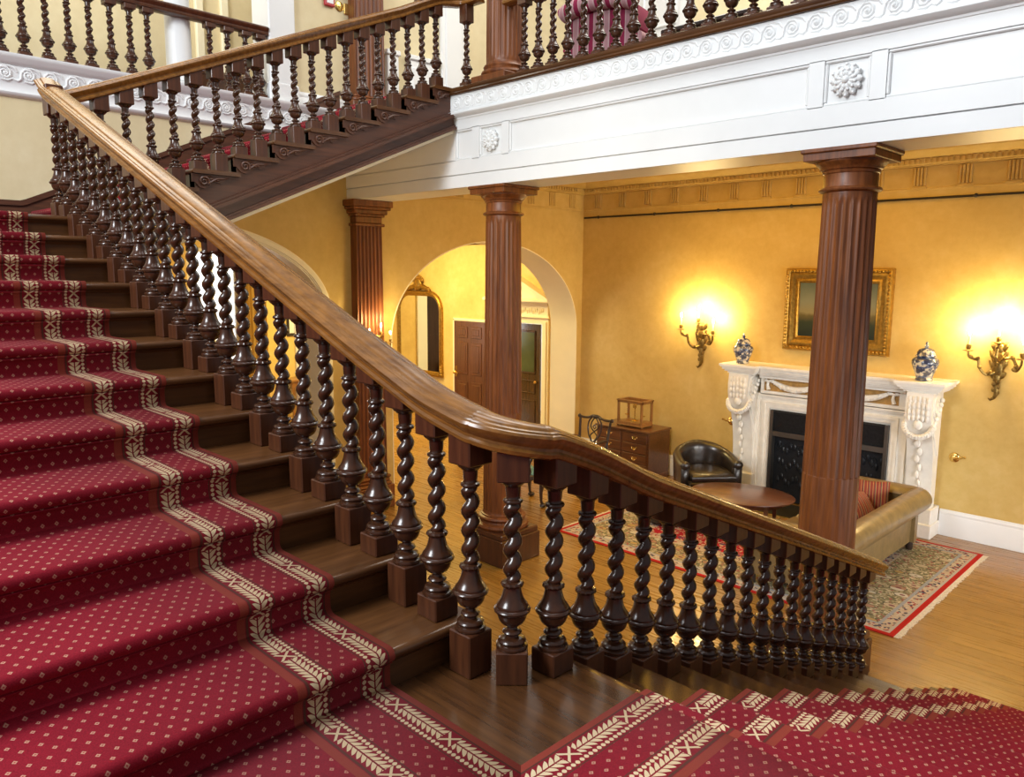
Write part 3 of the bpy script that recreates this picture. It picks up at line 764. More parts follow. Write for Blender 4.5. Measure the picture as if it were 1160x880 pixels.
baluster(-5.965,BY,ZT,ZT+.10,4.20,'dark barley-twist baluster beside the top corner of the near handrail','balusters of the near flight')
baluster(-1.683,1.702,ZL,ZL+.11,2.463,'dark barley-twist baluster set diagonally at the rounded corner of the landing','balusters of the near flight',PI/4)
for i in range(0,18):
    y=l2y(i); j=(i+1)//2
    baluster(BX+sk(y),y,ZL-H*j,ZL-.07*i+.078,l2rail(i),'dark barley-twist baluster, %s down the lower flight from the landing corner post'%ORD[i],'balusters of the lower flight')
for i in range(-2,17):
    y=2.356+.1745*i
    k=int((y-1.93)/TR+1e-6)+1
    if y>5.08: k=10
    zb=ZT+HR*min(k,10)
    # pair on each tread: front short, back tall
    zsn=zn(y)+.012
    if y>5.0: zsn=ZT+HR*10+.09
    zr=f3rail(y) if y<4.9 else tp+.05
    baluster(FX,y,zb,zsn+.02 if y<5.0 else zsn,zr,'dark barley-twist baluster, %s up the far flight from the half landing'%ORD[i+2],'balusters of the far upper flight')
baluster(FX+.14,5.43,ZG,ZG+.06,tp+.068,'dark barley-twist baluster just left of the upper gallery column','balusters of the far upper flight')
for i in range(0,22):
    x=-5.279+.178*i
    baluster(x,5.45,ZG,ZG+.055,GZ,'dark barley-twist baluster on the upper gallery, %s to the right of its column'%ORD[i],'balusters of the upper gallery')
yl=[1.315,1.50,1.685,1.865,2.045,2.233,2.413,2.592,2.778,2.954,3.119,3.30,3.741,3.932,4.13,4.29]
for i,y in enumerate(yl):
    if 3.29<y<3.6: continue
    side='left' if y<3.48 else 'right'; n=[q for q in yl if (q<3.25 if y<3.48 else q>3.6)]
    r=(n[::-1].index(y) if y<3.48 else n.index(y))
    baluster(WX-.03,y,4.86,4.91,LZ,'dark barley-twist baluster on the left gallery, %s to the %s of the white column'%(ORD[r],side),'balusters of the left gallery')
# ------------------------------------------------------------------ fireplace
FX0=-3.905
fp=thing('fireplace','large white carved marble fireplace with scroll brackets on the far yellow wall','fireplace',(0,0,0))
B=WY
zS=1.835
def shelf():
    mb=MB()
    out=[(-1.37,-.53),(-.83,-.53),(-.83,-.43),(.85,-.43),(.85,-.53),(1.385,-.53)]
    def lay(z0,z1,d,dd):
        # plan polygon with setbacks
        P=[(FX0-1.37+d,B),(FX0-1.37+d,B-.53+d),(FX0-.83-d,B-.53+d),(FX0-.83-d,B-.43+d),(FX0+.85+d,B-.43+d),(FX0+.85+d,B-.53+d),(FX0+1.385-d,B-.53+d),(FX0+1.385-d,B)]
        mb.prism(P,'z',z0,z1)
    lay(zS-.03,zS,0,0); lay(zS-.045,zS-.03,.012,0); lay(zS-.075,zS-.045,.03,0); lay(zS-.10,zS-.075,.055,0); lay(zS-.125,zS-.10,.085,0)
    return mb
shelf().build('mantel_shelf',M['marble'],fp)
ox0,ox1,oz=-4.66,-3.17,1.245
mb=MB()
yF=B-.20
mb.box(FX0-1.20,B-.14,.0,ox0-.20,B,zS-.12); mb.box(ox1+.20,B-.14,0,FX0+1.21,B,zS-.12)
mb.box(ox0-.26,yF,0,ox0-.02,B-.001,oz+.02); mb.box(ox1+.02,yF,0,ox1+.26,B-.001,oz+.02); mb.box(ox0-.26,yF,oz+.02,ox1+.26,B-.001,oz+.20)
mb.box(FX0-.90,B-.30,oz+.42,FX0+.92,B-.002,zS-.12)
mb.box(FX0-.90,B-.24,oz+.20,FX0+.92,B-.002,oz+.25)
mb.box(FX0-.90,B-.24,oz+.25,ox0-.10,B-.002,oz+.42); mb.box(ox1+.10,B-.24,oz+.25,FX0+.92,B-.002,oz+.42)
mb.build('surround',M['marble'],fp)
# moulded architrave round the opening
mb=MB()
for (w0,w1,d) in ((0,.03,-.02),(.03,.075,.012),(.075,.105,.03),(.15,.175,.022),(.175,.21,.04)):
    y=yF-d
    mb.box(ox0-w1,y,0.0,ox0-w0,B-.05,oz+w0); mb.box(ox1+w0,y,0,ox1+w1,B-.05,oz+w0); mb.box(ox0-w1,y,oz+w0,ox1+w1,B-.05,oz+w1)
mb.build('architrave',M['marble'],fp)
MB().box(ox0-.11,B-.225,oz+.245,ox1+.11,B-.20,oz+.425).build('frieze_panel',M['ochre'],fp)
# swags on the frieze
def swag(mb,xa,xb,z,y,drop,r):
    for i in range(23):
        q=i/22; x=xa+(xb-xa)*q; zz=z-drop*(1-(2*q-1)**2); rr=r*(.55+.6*(1-(2*q-1)**2))
        mb.ell((x,y,zz),(rr*1.15,rr,rr),8,5)
        mb.ell((x+random.uniform(-.01,.01),y-rr*.6,zz+random.uniform(-.02,.015)),(rr*.6,rr*.5,rr*.6),6,4)
y=B-.245; z=oz+.385
for xa,xb in ((ox0-.02,-4.0),(-3.83,ox1+.02)): mb=MB(); swag(mb,xa+.04,xb-.04,z,y,.085,.038); mb.build('frieze_swag',M['marble'],fp)
for xr in (ox0-.04,-3.915,ox1+.04):
    mb=MB()
    for k in range(3): mb.ell((xr+(-.035 if k==1 else .035 if k==2 else 0),y,z+.0-(.0 if k else .01)),(.03,.016,.02),8,5)
    mb.tube([(xr,y,z),(xr-.01,y,z-.06),(xr+.008,y,z-.12)],[.014,.02,.026],7)
    mb.build('frieze_bow',M['marble'],fp)
# scroll brackets (corbels)
def corbel(x0,x1,nm):
    prof=[(B-.14,zS-.125),(B-.47,zS-.125),(B-.475,zS-.16)]
    P=[(-.475,zS-.16),(-.49,zS-.26),(-.485,zS-.37),(-.46,zS-.48),(-.415,zS-.58),(-.365,zS-.68),(-.325,zS-.80),(-.295,zS-.95),(-.275,zS-1.1),(-.262,zS-1.3),(-.255,.34)]
    poly=[(B-.12,zS-.125),(B-.475,zS-.125)]+[(B+a,b) for a,b in P]+[(B-.12,.34)]
    mb=MB().prism(poly,'x',x0,x1)
    mb.cbox(x0-.03,B-.30,.16,x1+.03,B,.345,.01); mb.cbox(x0-.05,B-.335,0,x1+.05,B,.17,.01)
    return mb.build(nm,M['marble'],fp)
for x0,x1,s in ((FX0-1.245,FX0-.965,-1),(FX0+.985,FX0+1.265,1)):
    cb=corbel(x0,x1,'scroll_bracket'); cx=(x0+x1)/2
    mb=MB(); 
    # acanthus on the face
    for r_,(zz,yy) in enumerate(((zS-.20,B-.483),(zS-.27,B-.493),(zS-.34,B-.492),(zS-.41,B-.482))):
        for q in (-.095,-.05,0,.05,.095): mb.ell((cx+q,yy,zz-.008*abs(q)*10),(.022,.02,.04),8,5)
    mb.ell((cx,B-.465,zS-.49),(.05,.035,.06),10,6)
    for i in range(17):
        a=PI*i/16; mb.ell((cx-.15*cos(a),B-.44-.05*sin(a),zS-.50-.13*sin(a)),(.034,.034,.034),8,5)
        mb.ell((cx-.15*cos(a)+.01,B-.465-.05*sin(a),zS-.49-.13*sin(a)),(.018,.018,.018),6,4)
    for k in range(7): mb.ell((cx+(.012 if k%2 else -.012),B-.385+.016*k,zS-.72-.095*k),(.034-.003*k,.022,.046),8,5)
    for sx_,xx in ((-1,x0),(1,x1)):
        pts=[]
        for i in range(26):
            q=i/25; a=PI/2+q*4.4*PI; r=.115*(1-q)+.012; pts.append((xx+sx_*.004,B-.33+r*cos(a),zS-.30+r*sin(a)*1.25))
        mb.tube(pts,.011,6)
        mb.tube([(xx+sx_*.003,B-.43,zS-.50),(xx+sx_*.003,B-.36,zS-.60),(xx+sx_*.003,B-.28,zS-.75),(xx+sx_*.003,B-.2,zS-.86)],.014,6)
        for i in range(7): mb.ell((xx+sx_*.02,B-.42+.05*i*.7,zS-.52+.05*i),(.026,.026,.03),7,5)
    mb.build('carved_ornament',M['marble'],cb)
# fire opening
mb=MB(); 
mb.box(ox0,B-.03,0,ox1,B-.012,oz); mb.box(ox0,B-.2,0,ox0+.03,B-.02,oz); mb.box(ox1-.03,B-.2,0,ox1,B-.02,oz); mb.box(ox0,B-.2,oz-.03,ox1,B-.02,oz)
mb.build('firebox',M['soot'],fp)
mb=MB(); mb.box(ox0+.03,B-.11,.02,ox1-.03,B-.08,.92)
for i in range(26):
    for k in range(3):
        mb.ell((ox0+.10+i*.052,B-.115,.30+k*.22+.05*sin(i*1.7+k)),(.022,.014,.05),6,4)
for i in range(9): mb.tube([(ox0+.1+i*.15+.05*cos(a),B-.115,.75+.05*sin(a)) for a in [q*.7 for q in range(10)]],.009,5)
mb.build('iron_fireback',M['iron'],fp)
MB().loft([[(ox0+.03,B-.21,oz-.02),(ox1-.03,B-.21,oz-.02),(ox1-.03,B-.20,oz-.02),(ox0+.03,B-.20,oz-.02)],[(ox0+.03,B-.17,.93),(ox1-.03,B-.17,.93),(ox1-.03,B-.16,.93),(ox0+.03,B-.16,.93)]],True,True).build('smoke_hood',M['iron'],fp)
mb=MB().box(ox0+.03,B-.215,.90,ox1-.03,B-.19,.965); mb.box(ox0-.0,B-.225,0,ox0+.04,B-.20,oz); mb.box(ox1-.04,B-.225,0,ox1,B-.20,oz); mb.build('steel_trim',M['steel'],fp)
mb=MB().cbox(ox0-.3,B-.75,0,ox1+.3,B-.2,.022,.008); mb.build('hearth',M['soot'],fp)

# ------------------------------------------------------------------ jars on the mantel
def jar(x,label,s=1.0):
    t=thing('lidded_jar',label,'vase',(x,B-.32,zS),group='porcelain jars on the mantel')
    sc=lambda P:[(r*s,z*s) for r,z in P]
    MB().lathe(sc([(.085,0),(.092,.004),(.095,.02),(.088,.03),(.090,.05),(.10,.08),(.125,.14),(.142,.19),(.145,.215),(.138,.245),(.118,.265),(.095,.275),(.09,.285)]),36).build('body',M['vase'],t)
    MB().lathe(sc([(.105,.28),(.112,.284),(.112,.292),(.10,.305),(.095,.33),(.078,.358),(.045,.375),(.02,.38),(.018,.39)]),36).build('lid',M['vase'],t)
    mb=MB().lathe(sc([(.018,.385),(.026,.395),(.024,.41),(.012,.418),(.016,.43),(.010,.445),(.002,.452)]),16); mb.build('finial',M['vase'],t)
jar(-5.045,'blue and white lidded porcelain jar on the left end of the mantel',.90); jar(-2.80,'blue and white lidded porcelain jar on the right end of the mantel',.98)

# ------------------------------------------------------------------ framed landscape
def frame(name,label,cat,x0,x1,z0,z1,w,y,gm,inner=None,d=.07):
    t=thing(name,label,cat,((x0+x1)/2,y,(z0+z1)/2)); hx,hz=(x1-x0)/2,(z1-z0)/2
    prof=[(0,0),(0,.55*d),(.06,.95*d),(.14,d),(.24,.8*d),(.30,.62*d),(.38,.7*d),(.55,.55*d),(.72,.42*d),(.78,.5*d),(.88,.5*d),(.92,.3*d),(1,.22*d),(1,0)]
    rings=[]
    for sx,sz in ((-1,-1),(1,-1),(1,1),(-1,1),(-1,-1)): rings.append([(sx*(hx-a*w),-b,sz*(hz-a*w)) for a,b in prof])
    mb=MB().loft(rings,True,False)
    if w>.1:
        n=int(hx*2/.045)
        for i in range(n+1):
            x=-hx+.03+i*(2*hx-.06)/n
            for s_ in (-1,1): mb.ell((x,-d*.85,s_*(hz-.19*w)),(.02,.018,.024),6,4)
        n=int(hz*2/.045)
        for i in range(n+1):
            z=-hz+.03+i*(2*hz-.06)/n
            for s_ in (-1,1): mb.ell((s_*(hx-.19*w),-d*.85,z),(.024,.018,.02),6,4)
    mb.build('frame',gm,t,50)
    return t,hx-w,hz-w
t,ix,iz=frame('framed_painting','dark landscape painting in a heavy gilt frame above the fireplace','painting',-4.63,-3.30,2.045,3.095,.185,B,M['gilt'],d=.085)
MB().box(-ix,-.022,-iz,ix,-.012,iz).build('canvas',M['canvas'],t)

# ------------------------------------------------------------------ wall sconces
def sconce(x,y,z,rz,label,sc=1.0):
    t=thing('wall_sconce',label,'wall light',(x,y,z),rz,'gilt wall sconces'); t.scale=(sc,sc,sc)
    mb=MB()  # backplate: leafy cartouche tapering down to a curl; local -y is into the room
    for (zz,w,h,d) in ((.14,.05,.09,.03),(.05,.07,.10,.035),(-.06,.06,.11,.035),(-.17,.04,.09,.03),(-.26,.028,.06,.022)): mb.ell((0,-.03,zz),(w,d,h),10,7)
    for s in (-1,1):
        for zz,l in ((.17,.06),(.07,.08),(-.03,.075),(-.13,.05)): mb.ell((s*.05,-.035,zz),(.03,.018,l),8,5,Matrix.Rotation(s*.5,3,'Y'))
    mb.tube([(0,-.04,-.26),(.012,-.045,-.33),(-.005,-.05,-.38),(-.04,-.05,-.405),(-.06,-.05,-.39)],[.03,.024,.018,.014,.008],8)
    for q in range(5): mb.ell((.02*(-1)**q,-.05,-.20-.03*q),(.022,.016,.03),7,5)
    mb.build('backplate',M['bronze'],t)
    ends=[]
    for (p,e) in (([(-.02,-.05,-.10),(-.09,-.10,-.13),(-.15,-.13,-.06),(-.165,-.14,.02),(-.21,-.15,.035),(-.255,-.16,.06),(-.265,-.16,.12)],0),
                  ([(0,-.05,.0),(.0,-.13,-.02),(.0,-.17,.06),(.01,-.17,.15),(.012,-.16,.22)],1),
                  ([(.02,-.05,.02),(.08,-.10,.06),(.15,-.13,.06),(.19,-.14,-.02),(.16,-.14,-.05),(.20,-.15,-.06),(.235,-.155,.0),(.24,-.155,.06)],2)):
        pp=catmull(p,4)
        am=MB().tube(pp,[.017-.006*abs(2*i/(len(pp)-1)-1) for i in range(len(pp))],7)
        m_=pp[len(pp)//2]
        for q in range(4): c=pp[min(len(pp)-1,3+q*5)]; am.ell((c[0],c[1]-.005,c[2]+.012),(.022,.016,.03),7,5,Matrix.Rotation(.6*(-1)**q,3,'Y'))
        e_=pp[-1]
        arm=am.build('arm',M['bronze'],t)
        MB().lathe([(.012,-.005),(.05,0),(.062,.008),(.055,.012),(.02,.014),(.018,.022),(.026,.035),(.028,.06),(.022,.07)],16,e_).build('drip_pan',M['bronze'],arm)
        MB().lathe([(.011,.065),(.011,.165),(.006,.17)],10,e_).build('candle_tube',M['candle'],arm)
        MB().lathe([(.005,.168),(.012,.185),(.015,.20),(.010,.225),(.002,.245)],10,e_).build('flame_bulb',M['flame'],arm)
        ends.append(e_)
    return t
sconce(-5.85,WY,2.10,0,'gilt three-armed wall sconce glowing left of the fireplace',1.02)
sconce(-2.15,WY,2.07,0,'gilt three-armed wall sconce glowing right of the fireplace',1.02)
sconce(WX+.135,5.62,2.10,PI/2,'gilt wall sconce glowing on the fluted pilaster left of the round arch',.62)
# bell cranks
def crank(x,z,label,s):
    t=thing('bell_crank',label,'bell pull',(x,WY,z),group='brass bell cranks beside the fireplace')
    MB().lathe([(.055,0),(.058,.006),(.05,.014),(.035,.018),(.03,.028),(.018,.034),(.0,.036)],24,(0,0,0),ax=(0,-1,0)).build('rose',M['brass'],t)
    MB().tube([(0,-.035,0),(s*.03,-.045,.012),(s*.07,-.045,.005),(s*.10,-.045,.025),(s*.125,-.045,.02)],[.012,.012,.010,.012,.014],8).build('lever',M['brass'],t)
crank(-5.335,.965,'brass bell crank on the wall left of the fireplace',-1); crank(-2.50,.94,'brass bell crank on the wall right of the fireplace',1)

# ------------------------------------------------------------------ tub armchair
def loftU(mb,fn,n=28,a0=-100,a1=100):
    mb.loft([fn(rad(a0+(a1-a0)*i/n)) for i in range(n+1)],True,True)
def armchair():
    t=thing('tub_armchair','shiny black leather tub armchair left of the fireplace','armchair',(-5.27,8.98,.0),rad(50)); t.scale=(1.12,1.08,1.0)
    # local: faces -y, back at +y ; angle measured from +y
    def hh(a): q=min(1,abs(a)/rad(100)); return .755-.17*q**1.5
    def P(a,r,z):
        # squarish U
        x=sin(a)*r*1.0; y=cos(a)*r*.95
        if abs(a)>rad(70): y-= (abs(a)-rad(70))*.30
        return (x,y,z)
    def ring(a):
        h=hh(a); ro=.36; ri=.27
        return [P(a,ro-.02,.13),P(a,ro+.005,.3),P(a,ro+.015,h-.12),P(a,ro+.02,h-.06),P(a,ro+.005,h-.015),P(a,ro-.03,h+.004),P(a,ro-.065,h-.01),P(a,ri+.005,h-.045),P(a,ri-.01,h-.10),P(a,ri,.40),P(a,ri+.01,.28),P(a,ri+.02,.13)]
    mb=MB(); loftU(mb,ring,36,-103,103); mb.build('shell',M['leather'],t,70)
    mb=MB()
    for s in (-1,1):
        a=s*rad(103); p=P(a,.325,hh(a)-.045)
        mb.lathe([(.0,0),(.03,.004),(.052,.014),(.06,.03),(.06,.05)],20,(p[0],p[1]-.045,p[2]),ax=(0,1,0))
        mb.cbox(p[0]-.05,p[1]-.03,.13,p[0]+.05,p[1]+.02,p[2],.015)
    mb.build('arm_front',M['leather'],t,60)
    mb=MB(); mb.loft([[ (x*s_,y*s_-.06,z) for x,y in [(-.26,-.30),(.26,-.30),(.27,0),(.24,.2),(.12,.29),(-.12,.29),(-.24,.2),(-.27,0)]] for s_,z in ((.95,.34),(1.0,.36),(1.0,.41),(.93,.44),(.6,.455))],True,True); mb.build('seat_cushion',M['leather'],t,60)
    MB().cbox(-.29,-.37,.12,.29,.28,.35,.02).build('seat_base',M['leather'],t)
    for x,y in ((-.26,-.33),(.26,-.33),(-.22,.25),(.22,.25)): MB().lathe([(.018,0),(.022,.01),(.03,.12)],12,(x,y,0)).build('leg',M['chairwood'],t)
armchair()
# low black pouffe
t=thing('leather_pouffe','low round black leather stool on the rug glimpsed between the balusters','stool',(-5.08,7.84,.0115))
MB().lathe([(.22,.03),(.28,.035),(.30,.08),(.305,.2),(.30,.32),(.285,.36),(.20,.385),(.0,.39)],36).build('seat',M['leather'],t,60)
for k in range(4): MB().lathe([(.02,0),(.024,.03)],10,(.2*cos(k*PI/2+.7),.2*sin(k*PI/2+.7),0)).build('foot',M['chairwood'],t)

# ------------------------------------------------------------------ coffee table
t=thing('coffee_table','oval polished mahogany coffee table in front of the fireplace','table',(-4.28,8.17,.0115),rad(15))
rx,ry=.60,.46
def ellp(k,z,n=48): return [(rx*k*cos(2*PI*i/n),ry*k*sin(2*PI*i/n),z) for i in range(n)]
MB().loft([ellp(.97,.425),ellp(.99,.43),ellp(1,.437),ellp(.995,.445),ellp(.975,.449)],True,True).build('tabletop',M['chest'],t,50)
MB().loft([ellp(.78,.36),ellp(.80,.365),ellp(.80,.425)],True,True).build('apron',M['chest'],t,50)
for a in (45,135,225,315):
    x,y=rx*.78*cos(rad(a)),ry*.78*sin(rad(a)); MB().loft([[(x+sx*w,y+sy*w,z) for sx,sy in ((-1,-1),(1,-1),(1,1),(-1,1))] for w,z in ((.016,0),(.024,.36),(.03,.42))],True,True).build('leg',M['chest'],t)

# ------------------------------------------------------------------ chesterfield sofa (back runs along y, faces -x)
t=thing('chesterfield_sofa','olive tan leather chesterfield sofa with rolled back beside the fireplace','sofa',(-3.03,7.88,.0115))
def rollprof(s=1,h=.705,r=.13,base=.10):
    # cross-section (out,z): out>0 outside
    P=[(-.02,base),(.055,base),(.06,.3),(.062,h-2*r+.01)]
    for i in range(15):
        a=-PI*.55+i/14*PI*1.45; P.append((.09+r*cos(a),h-r+r*sin(a)))
    P+=[(.0,h-.14),(-.03,h-.25),(-.03,.35)]
    return [(o*s,z) for o,z in P]
L2=1.14
mb=MB(); pr_=rollprof()
rings=[]
for y,k in ((-L2,.9),(-L2+.02,.97),(-L2+.06,1),(-.5,1),(0,1),(.5,1),(L2-.06,1),(L2-.02,.97),(L2,.9)):
    rings.append([(.34+o*k,y,(z-.4)*k+.4 if z>.4 else z) for o,z in pr_])
mb.loft(rings,True,True); mb.build('back',M['tan'],t,60)
def arm(s):
    mb=MB(); rings=[]
    for x,k in ((-.48,.9),(-.465,.97),(-.43,1),(0,1),(.36,1),(.44,.98)):
        rings.append([(x,s*(L2-.12+o*k),(z-.4)*k+.4 if z>.4 else z) for o,z in pr_])
    mb.loft(rings,True,True)
    mb.lathe([(0,0),(.05,.006),(.075,.014),(.085,.03)],20,(-.495,s*(L2-.005),.595),ax=(1,0,0))
    a=mb.build('arm',M['tan'],t,60)
    b=MB()
    for r_ in range(3):
        for i in range(5): b.ell((-.36+i*.16+(.08 if r_%2 else 0),s*(L2-.15),.44+r_*.085),(.016,.010,.016),8,5)
    b.build('tufting_button',M['dark'],a)
arm(1); arm(-1)
b=MB()
for r_ in range(3):
    for i in range(13): b.ell((.305,-.96+i*.16+(.08 if r_%2 else 0),.44+r_*.085),(.010,.016,.016),8,5)
b.build('tufting_button',M['dark'],t)
MB().cbox(-.46,-L2+.06,.10,.36,L2-.06,.30,.02).build('base',M['tan'],t)
for y0,y1 in ((-.98,-.005),(.005,.98)): MB().cbox(-.50,y0,.29,.30,y1,.43,.045).build('seat_cushion',M['tan'],t,70)
for x in (-.40,.38):
    for y in (-1.05,1.05): MB().lathe([(.03,0),(.04,.03),(.035,.10)],14,(x,y,0)).build('foot',M['chairwood'],t)
def cushion(label,loc,rot,w=.24):
    n=12; mb=MB(); rings=[]
    for i in range(n+1):
        for_=[]
    top=[];N=13
    vs=[];fs=[]
    for sd in (1,-1):
        for i in range(N):
            for j in range(N):
                u,v=i/(N-1)*2-1,j/(N-1)*2-1; e=((1-abs(u)**2.2)*(1-abs(v)**2.2))**.5
                pinch=1-.07*(1-abs(u*v))*max(abs(u),abs(v))**3
                vs.append((u*w*pinch,v*w*pinch,sd*.085*e))
    for sd in range(2):
        o=sd*N*N
        for i in range(N-1):
            for j in range(N-1): q=(o+i*N+j,o+(i+1)*N+j,o+(i+1)*N+j+1,o+i*N+j+1); fs.append(q if sd==0 else q[::-1])
    mb.add(vs,fs); o=mb.build('cushion',M['cushion'],None,80); o.location=loc; o.rotation_euler=rot
    return tag(o,label,'cushion',group='striped cushions on the sofa')
cushion('striped red and gold cushion leaning in the far corner of the sofa',(-3.00,8.66,.60),(rad(58),0,rad(20)),.185)
cushion('striped red and gold cushion nearer to the column on the sofa',(-2.96,8.22,.58),(rad(48),rad(8),rad(70)),.19)

# ------------------------------------------------------------------ persian rug
rx0,rx1,ry0,ry1=-5.80,-2.02,6.60,9.34
hx,hy=(rx1-rx0)/2,(ry1-ry0)/2
rg=thing('persian_rug','large patterned persian rug with red edge lying before the fireplace','rug',((rx0+rx1)/2,(ry0+ry1)/2,0))
MB().box(-hx,-hy,.001,hx,hy,.011).build('pile',rug_mat(hx,hy),rg)
mb=MB()
for s in (-1,1):
    n=150
    for i in range(n):
        y=-hy+.01+i*(2*hy-.02)/n; l=.045+random.uniform(-.008,.012); mb.box(s*hx,y,.001,s*(hx+l),y+.0125,.006)
o=mb.build('fringe',M['fringe'],rg); o['kind']='stuff'

# ------------------------------------------------------------------ chest of drawers with balance case
cx0,cx1,cy0,cy1=-7.27,-6.27,9.12,9.70; ct=.75
t=thing('chest_of_drawers','mahogany chest with twin rows of small drawers in the far corner','chest of drawers',((cx0+cx1)/2,(cy0+cy1)/2,0))
w,d=(cx1-cx0)/2,(cy1-cy0)/2
MB().cbox(-w+.02,-d+.03,.06,w-.02,d-.01,ct-.03,.006).build('carcass',M['chest'],t)
MB().cbox(-w,-d,ct-.03,w,d,ct,.008).build('chest_top',M['chest'],t)
MB().cbox(-w+.01,-d+.02,0,w-.01,d-.01,.08,.01).build('plinth',M['chest'],t)
for r_ in range(4):
    for c_ in range(2):
        x0=-w+.05+c_*(w-.03); x1=x0+w-.07; z1=ct-.05-r_*.155; z0=z1-.14
        dr=MB().cbox(x0,-d+.015,z0,x1,-d+.035,z1,.006).build('drawer',M['chest'],t)
        mb=MB().lathe([(.0,0),(.02,.002),(.022,.006)],14,((x0+x1)/2,-d+.014,(z0+z1)/2),ax=(0,-1,0))
        for s in (-1,1): mb.ell(((x0+x1)/2+s*.038,-d+.012,(z0+z1)/2+.012),(.012,.006,.012),8,5)
        mb.tube([((x0+x1)/2+.038*cos(PI+PI*i/8),-d+.004,(z0+z1)/2+.012+.034*sin(PI+PI*i/8)) for i in range(9)],.004,6)
        mb.build('handle',M['brass'],dr)
t=thing('balance_case','glazed wooden case holding a small balance scale on the chest of drawers','scale case',(-6.73,9.40,ct))
w,d,h=.225,.14,.40
mb=MB().cbox(-w,-d,.02,w,d,.075,.006); mb.cbox(-w-.015,-d-.015,.015,w+.015,d+.015,.03,.005)
for x in (-1,1):
    for y in (-1,1): mb.box(x*w-x*.03,y*d-y*.03,.07,x*w,y*d,h-.02)
    mb.box(x*w-x*.028,-d,h-.045,x*w,d,h-.02)
for y in (-1,1): mb.box(-w,y*d-y*.028,h-.045,w,y*d,h-.02)
mb.box(-w-.01,-d-.01,h-.02,w+.01,-d+.03,h); mb.box(-w-.01,d-.03,h-.02,w+.01,d+.01,h); mb.box(-w-.01,-d,h-.02,-w+.03,d,h); mb.box(w-.03,-d,h-.02,w+.01,d,h)
mb.build('case',M['casewood'],t)
mb=MB().lathe([(.05,.075),(.045,.085),(.012,.095),(.009,.12),(.009,.33),(.014,.335),(.004,.36)],14); mb.tube([(-.14,0,.315),(-.07,0,.33),(0,0,.325),(.07,0,.33),(.14,0,.315)],.006,6)
for s in (-1,1):
    mb.tube([(s*.14,0,.315),(s*.14,0,.16)],.002,4); mb.lathe([(.0,.15),(.035,.155),(.04,.165)],16,(s*.14,0,0))
mb.cbox(-.03,-.02,.27,.03,.0,.33,.006)
mb.build('balance',M['brass'],t)
MB().box(-w+.028,-d+.008,.075,w-.028,-d+.011,h-.045).build('glass_pane',M['glass'],t)
for x in (-.22,.22):
    for y in (-.12,.12): MB().lathe([(.014,0),(.018,.015)],10,(x,y,0)).build('foot',M['casewood'],t)

# ------------------------------------------------------------------ chippendale armchairs
def chair(loc,rz,label):
    t=thing('carved_armchair',label,'chair',loc,rz,'carved mahogany armchairs')
    # faces -y, back at +y
    for s in (-1,1):
        MB().tube([(s*.25,.25,0),(s*.245,.235,.2),(s*.245,.235,.45),(s*.255,.265,.7),(s*.275,.30,.93),(s*.285,.305,.965)],[.022,.024,.024,.02,.018,.022],8).build('back_post',M['chairwood'],t)
        MB().tube([(s*.27,-.25,.43),(s*.285,-.275,.34),(s*.265,-.265,.2),(s*.262,-.27,.08),(s*.272,-.29,.035)],[.035,.04,.024,.018,.022],10).ell((s*.274,-.295,.03),(.042,.05,.03),10,6).build('front_leg',M['chairwood'],t)
        MB().tube(catmull([(s*.25,.255,.66),(s*.30,.1,.69),(s*.325,-.08,.685),(s*.33,-.18,.67),(s*.335,-.205,.635),(s*.325,-.19,.61)],4),.019,8).tube(catmull([(s*.325,-.12,.675),(s*.31,-.09,.58),(s*.285,-.11,.50),(s*.275,-.10,.43)],4),.016,8).build('arm',M['chairwood'],t)
    mb=MB().tube(catmull([(-.29,.305,.955),(-.22,.305,.945),(-.12,.305,.955),(-.05,.305,.985),(0,.302,.99),(.05,.305,.985),(.12,.305,.955),(.22,.305,.945),(.29,.305,.955)],4),.019,8)
    for s in (-1,1): mb.ell((s*.295,.305,.955),(.03,.022,.03),8,6)
    mb.ell((0,.295,.975),(.05,.02,.03),10,6)
    mb.build('crest_rail',M['chairwood'],t)
    mb=MB()
    for s in (-1,1):
        mb.tube(catmull([(s*.05,.30,.97),(s*.11,.295,.90),(s*.12,.285,.80),(s*.09,.27,.70),(s*.035,.255,.62),(s*.05,.24,.48)],5),.012,7)
        mb.tube(catmull([(s*.02,.30,.95),(s*.06,.295,.89),(s*.065,.285,.82),(s*-.02,.275,.745),(s*-.06,.268,.70),(s*-.03,.256,.64),(s*.01,.25,.60)],5),.010,7)
    mb.tube([(0,.285,.86),(.03,.285,.83),(0,.285,.80),(-.03,.285,.83),(0,.285,.86)],.010,6)
    mb.cbox(-.08,.225,.45,.08,.255,.50,.008)
    mb.build('pierced_splat',M['chairwood'],t)
    mb=MB().cbox(-.30,-.29,.37,.30,-.255,.44,.01); mb.cbox(-.30,-.28,.37,-.27,.25,.44,.01); mb.cbox(.27,-.28,.37,.30,.25,.44,.01); mb.cbox(-.25,.22,.37,.25,.25,.44,.01); mb.build('seat_rail',M['chairwood'],t)
    MB().cbox(-.275,-.27,.415,.275,.225,.475,.025).build('seat',M['teal'],t,60)
chair((-6.83,8.28,0),rad(0),'carved dark armchair with pierced back standing in front of the chest')
chair((-6.92,7.05,0),rad(150),'carved dark armchair with teal seat half hidden behind the left column')

